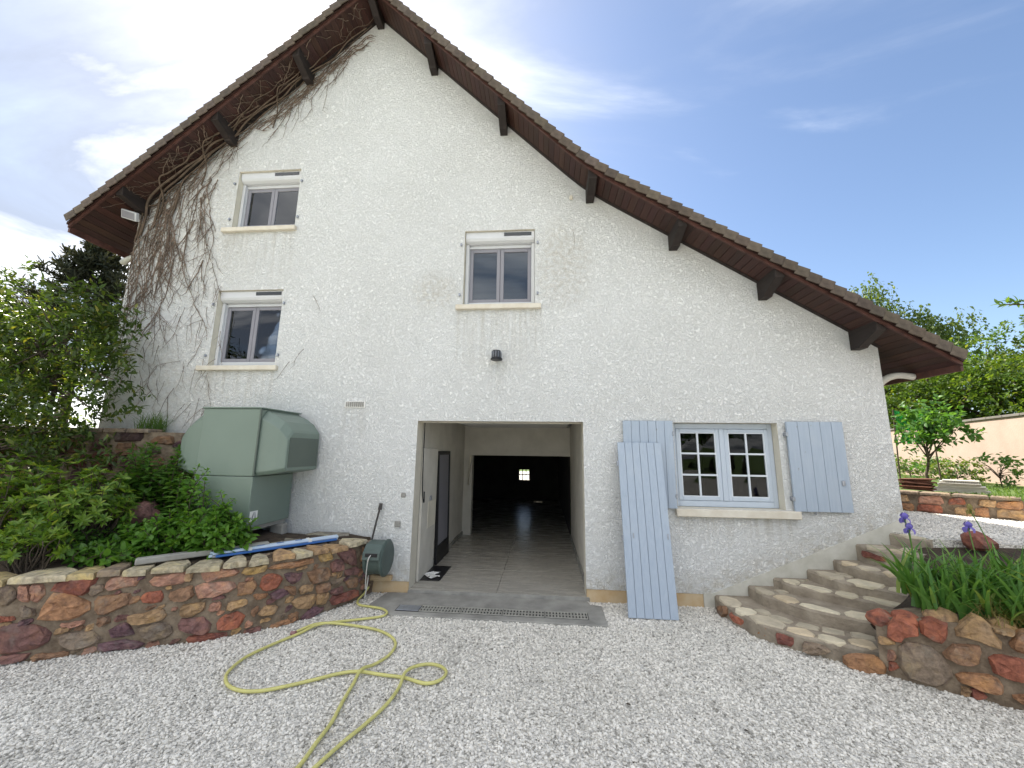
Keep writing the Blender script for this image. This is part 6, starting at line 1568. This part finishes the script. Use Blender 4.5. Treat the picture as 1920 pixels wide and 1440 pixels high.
# thick stems along the soffit
for k, (xa, xb, off, yy, r_) in enumerate(((-5.55, -3.2, .02, -.13, .020), (-5.4, -2.3, .05, -.09, .017), (-5.3, -3.9, .00, -.19, .014), (-5.1, -2.2, .07, -.06, .012), (-4.7, -3.3, -.0, -.24, .010), (-3.6, -2.15, .02, -.16, .009), (-5.62, -4.4, .10, -.05, .013))):
    pts = []
    n = 12
    for i in range(n + 1):
        x = xa + (xb - xa) * i / n
        pts.append((x + g.uniform(-.03, .03), yy + g.uniform(-.025, .025) * 1.2, rake(x, off) - .03 + g.uniform(-.03, .012)))
    pts = [(pts[0][0] - .12, -.03, pts[0][2] - .55), (pts[0][0] - .06, -.05, pts[0][2] - .25)] + pts
    c_ = spline(pts, 4)
    MB().tube(c_, [r_ * (1 - .55 * i / len(c_)) for i in range(len(c_))], 6).build('stem', M['vine'], vn, smooth=True)
# twigs clinging under the boards
tw_ = MB()
for k in range(85):
    x = -5.9 + 3.7 * g.random() ** 1.15; y0_ = -g.uniform(.02, .3); n = g.randint(4, 8)
    dx = g.uniform(-.06, .04); p = Vector((x, y0_, soff(x) - .012)); pts = [p]
    for i in range(n):
        q = pts[-1] + Vector((dx + g.gauss(0, .02), -g.uniform(.01, .06), 0))
        if q.y < -.42: break
        q.z = soff(q.x) - .010 - .006 * g.random(); pts.append(q)
    if len(pts) > 2: tw_.tube(pts, [g.uniform(.003, .005)] * len(pts), 3, cap=False)
# strands hanging on the wall
def strand(x, z, L_, r_, slant, depth=0):
    n = max(4, int(L_ / .07)); pts = [Vector((x, -.012 - g.random() * .02, z))]; a = slant
    for i in range(n):
        a += g.gauss(0, .16); a = a * .85 + slant * .15
        q = pts[-1] + Vector((math.sin(a) * .07, g.gauss(0, .004), -math.cos(a) * .07)); q.y = max(-.045, min(-.006, q.y))
        if q.z < 1.95 or q.x < XL + .01: break
        pts.append(q)
    if len(pts) < 3: return
    tw_.tube(pts, [r_ * (1 - .6 * i / len(pts)) for i in range(len(pts))], 4, cap=False)
    for p in pts[1:]:
        if g.random() < .6:   # rootlets
            s_ = g.choice((-1, 1)); l_ = g.uniform(.02, .09)
            tw_.tube([p, p + Vector((s_ * l_ * .6, 0, -l_ * .4)), p + Vector((s_ * l_, 0, -l_ * g.uniform(.3, 1.2)))], [r_ * .5, r_ * .4, r_ * .25], 3, cap=False)
        if depth < 2 and g.random() < .13: strand(p.x, p.z, L_ * g.uniform(.25, .6), r_ * .7, slant + g.choice((-1, 1)) * g.uniform(.25, .7), depth + 1)
for k in range(74):
    x = -5.76 + 1.25 * g.random() ** 1.4
    top = min(soff(x) - .05, 5.95 - .1 * abs(x + 5))
    z = top - g.random() ** 1.3 * 1.5
    strand(x, z, g.uniform(.4, 1.5), g.uniform(.004, .0095), -.10 + g.gauss(0, .12))
for k in range(70):
    x = -5.4 + 3.1 * g.random(); z = soff(x) - g.uniform(.03, .4)
    strand(x, z, g.uniform(.2, .7), g.uniform(.003, .007), -.75 + g.gauss(0, .25))
for k in range(95):   # loose remains lower down
    strand(-5.7 + 1.6 * g.random(), g.uniform(2.2, 4.3), g.uniform(.3, .5), g.uniform(.002, .004), g.gauss(-.15, .4), 2)
for x, z in ((1.0, 4.76), (-2.75, 3.9), (-2.8, 3.1), (-3.0, 2.92)):
    strand(x, z, .28, .003, g.uniform(-1.2, 1.2), 2)
# line of stems just under the rake towards the ridge
for off in (.22, .30, .18):
    pts = [Vector((x, -.02, soff(x) - off - .05 * math.sin(x * 3) + g.gauss(0, .015))) for x in np.linspace(-4.2 + off, -2.25, 26)]
    tw_.tube(pts, [.006] * 26, 4, cap=False)
    for p in pts:
        for _ in range(3):
            l_ = g.uniform(.03, .12); tw_.tube([p, p + Vector((l_, 0, -l_ * g.uniform(-.2, .5)))], [.003, .0015], 3, cap=False)
tag(tw_.build('twigs', M['twig'], vn), kind='stuff')
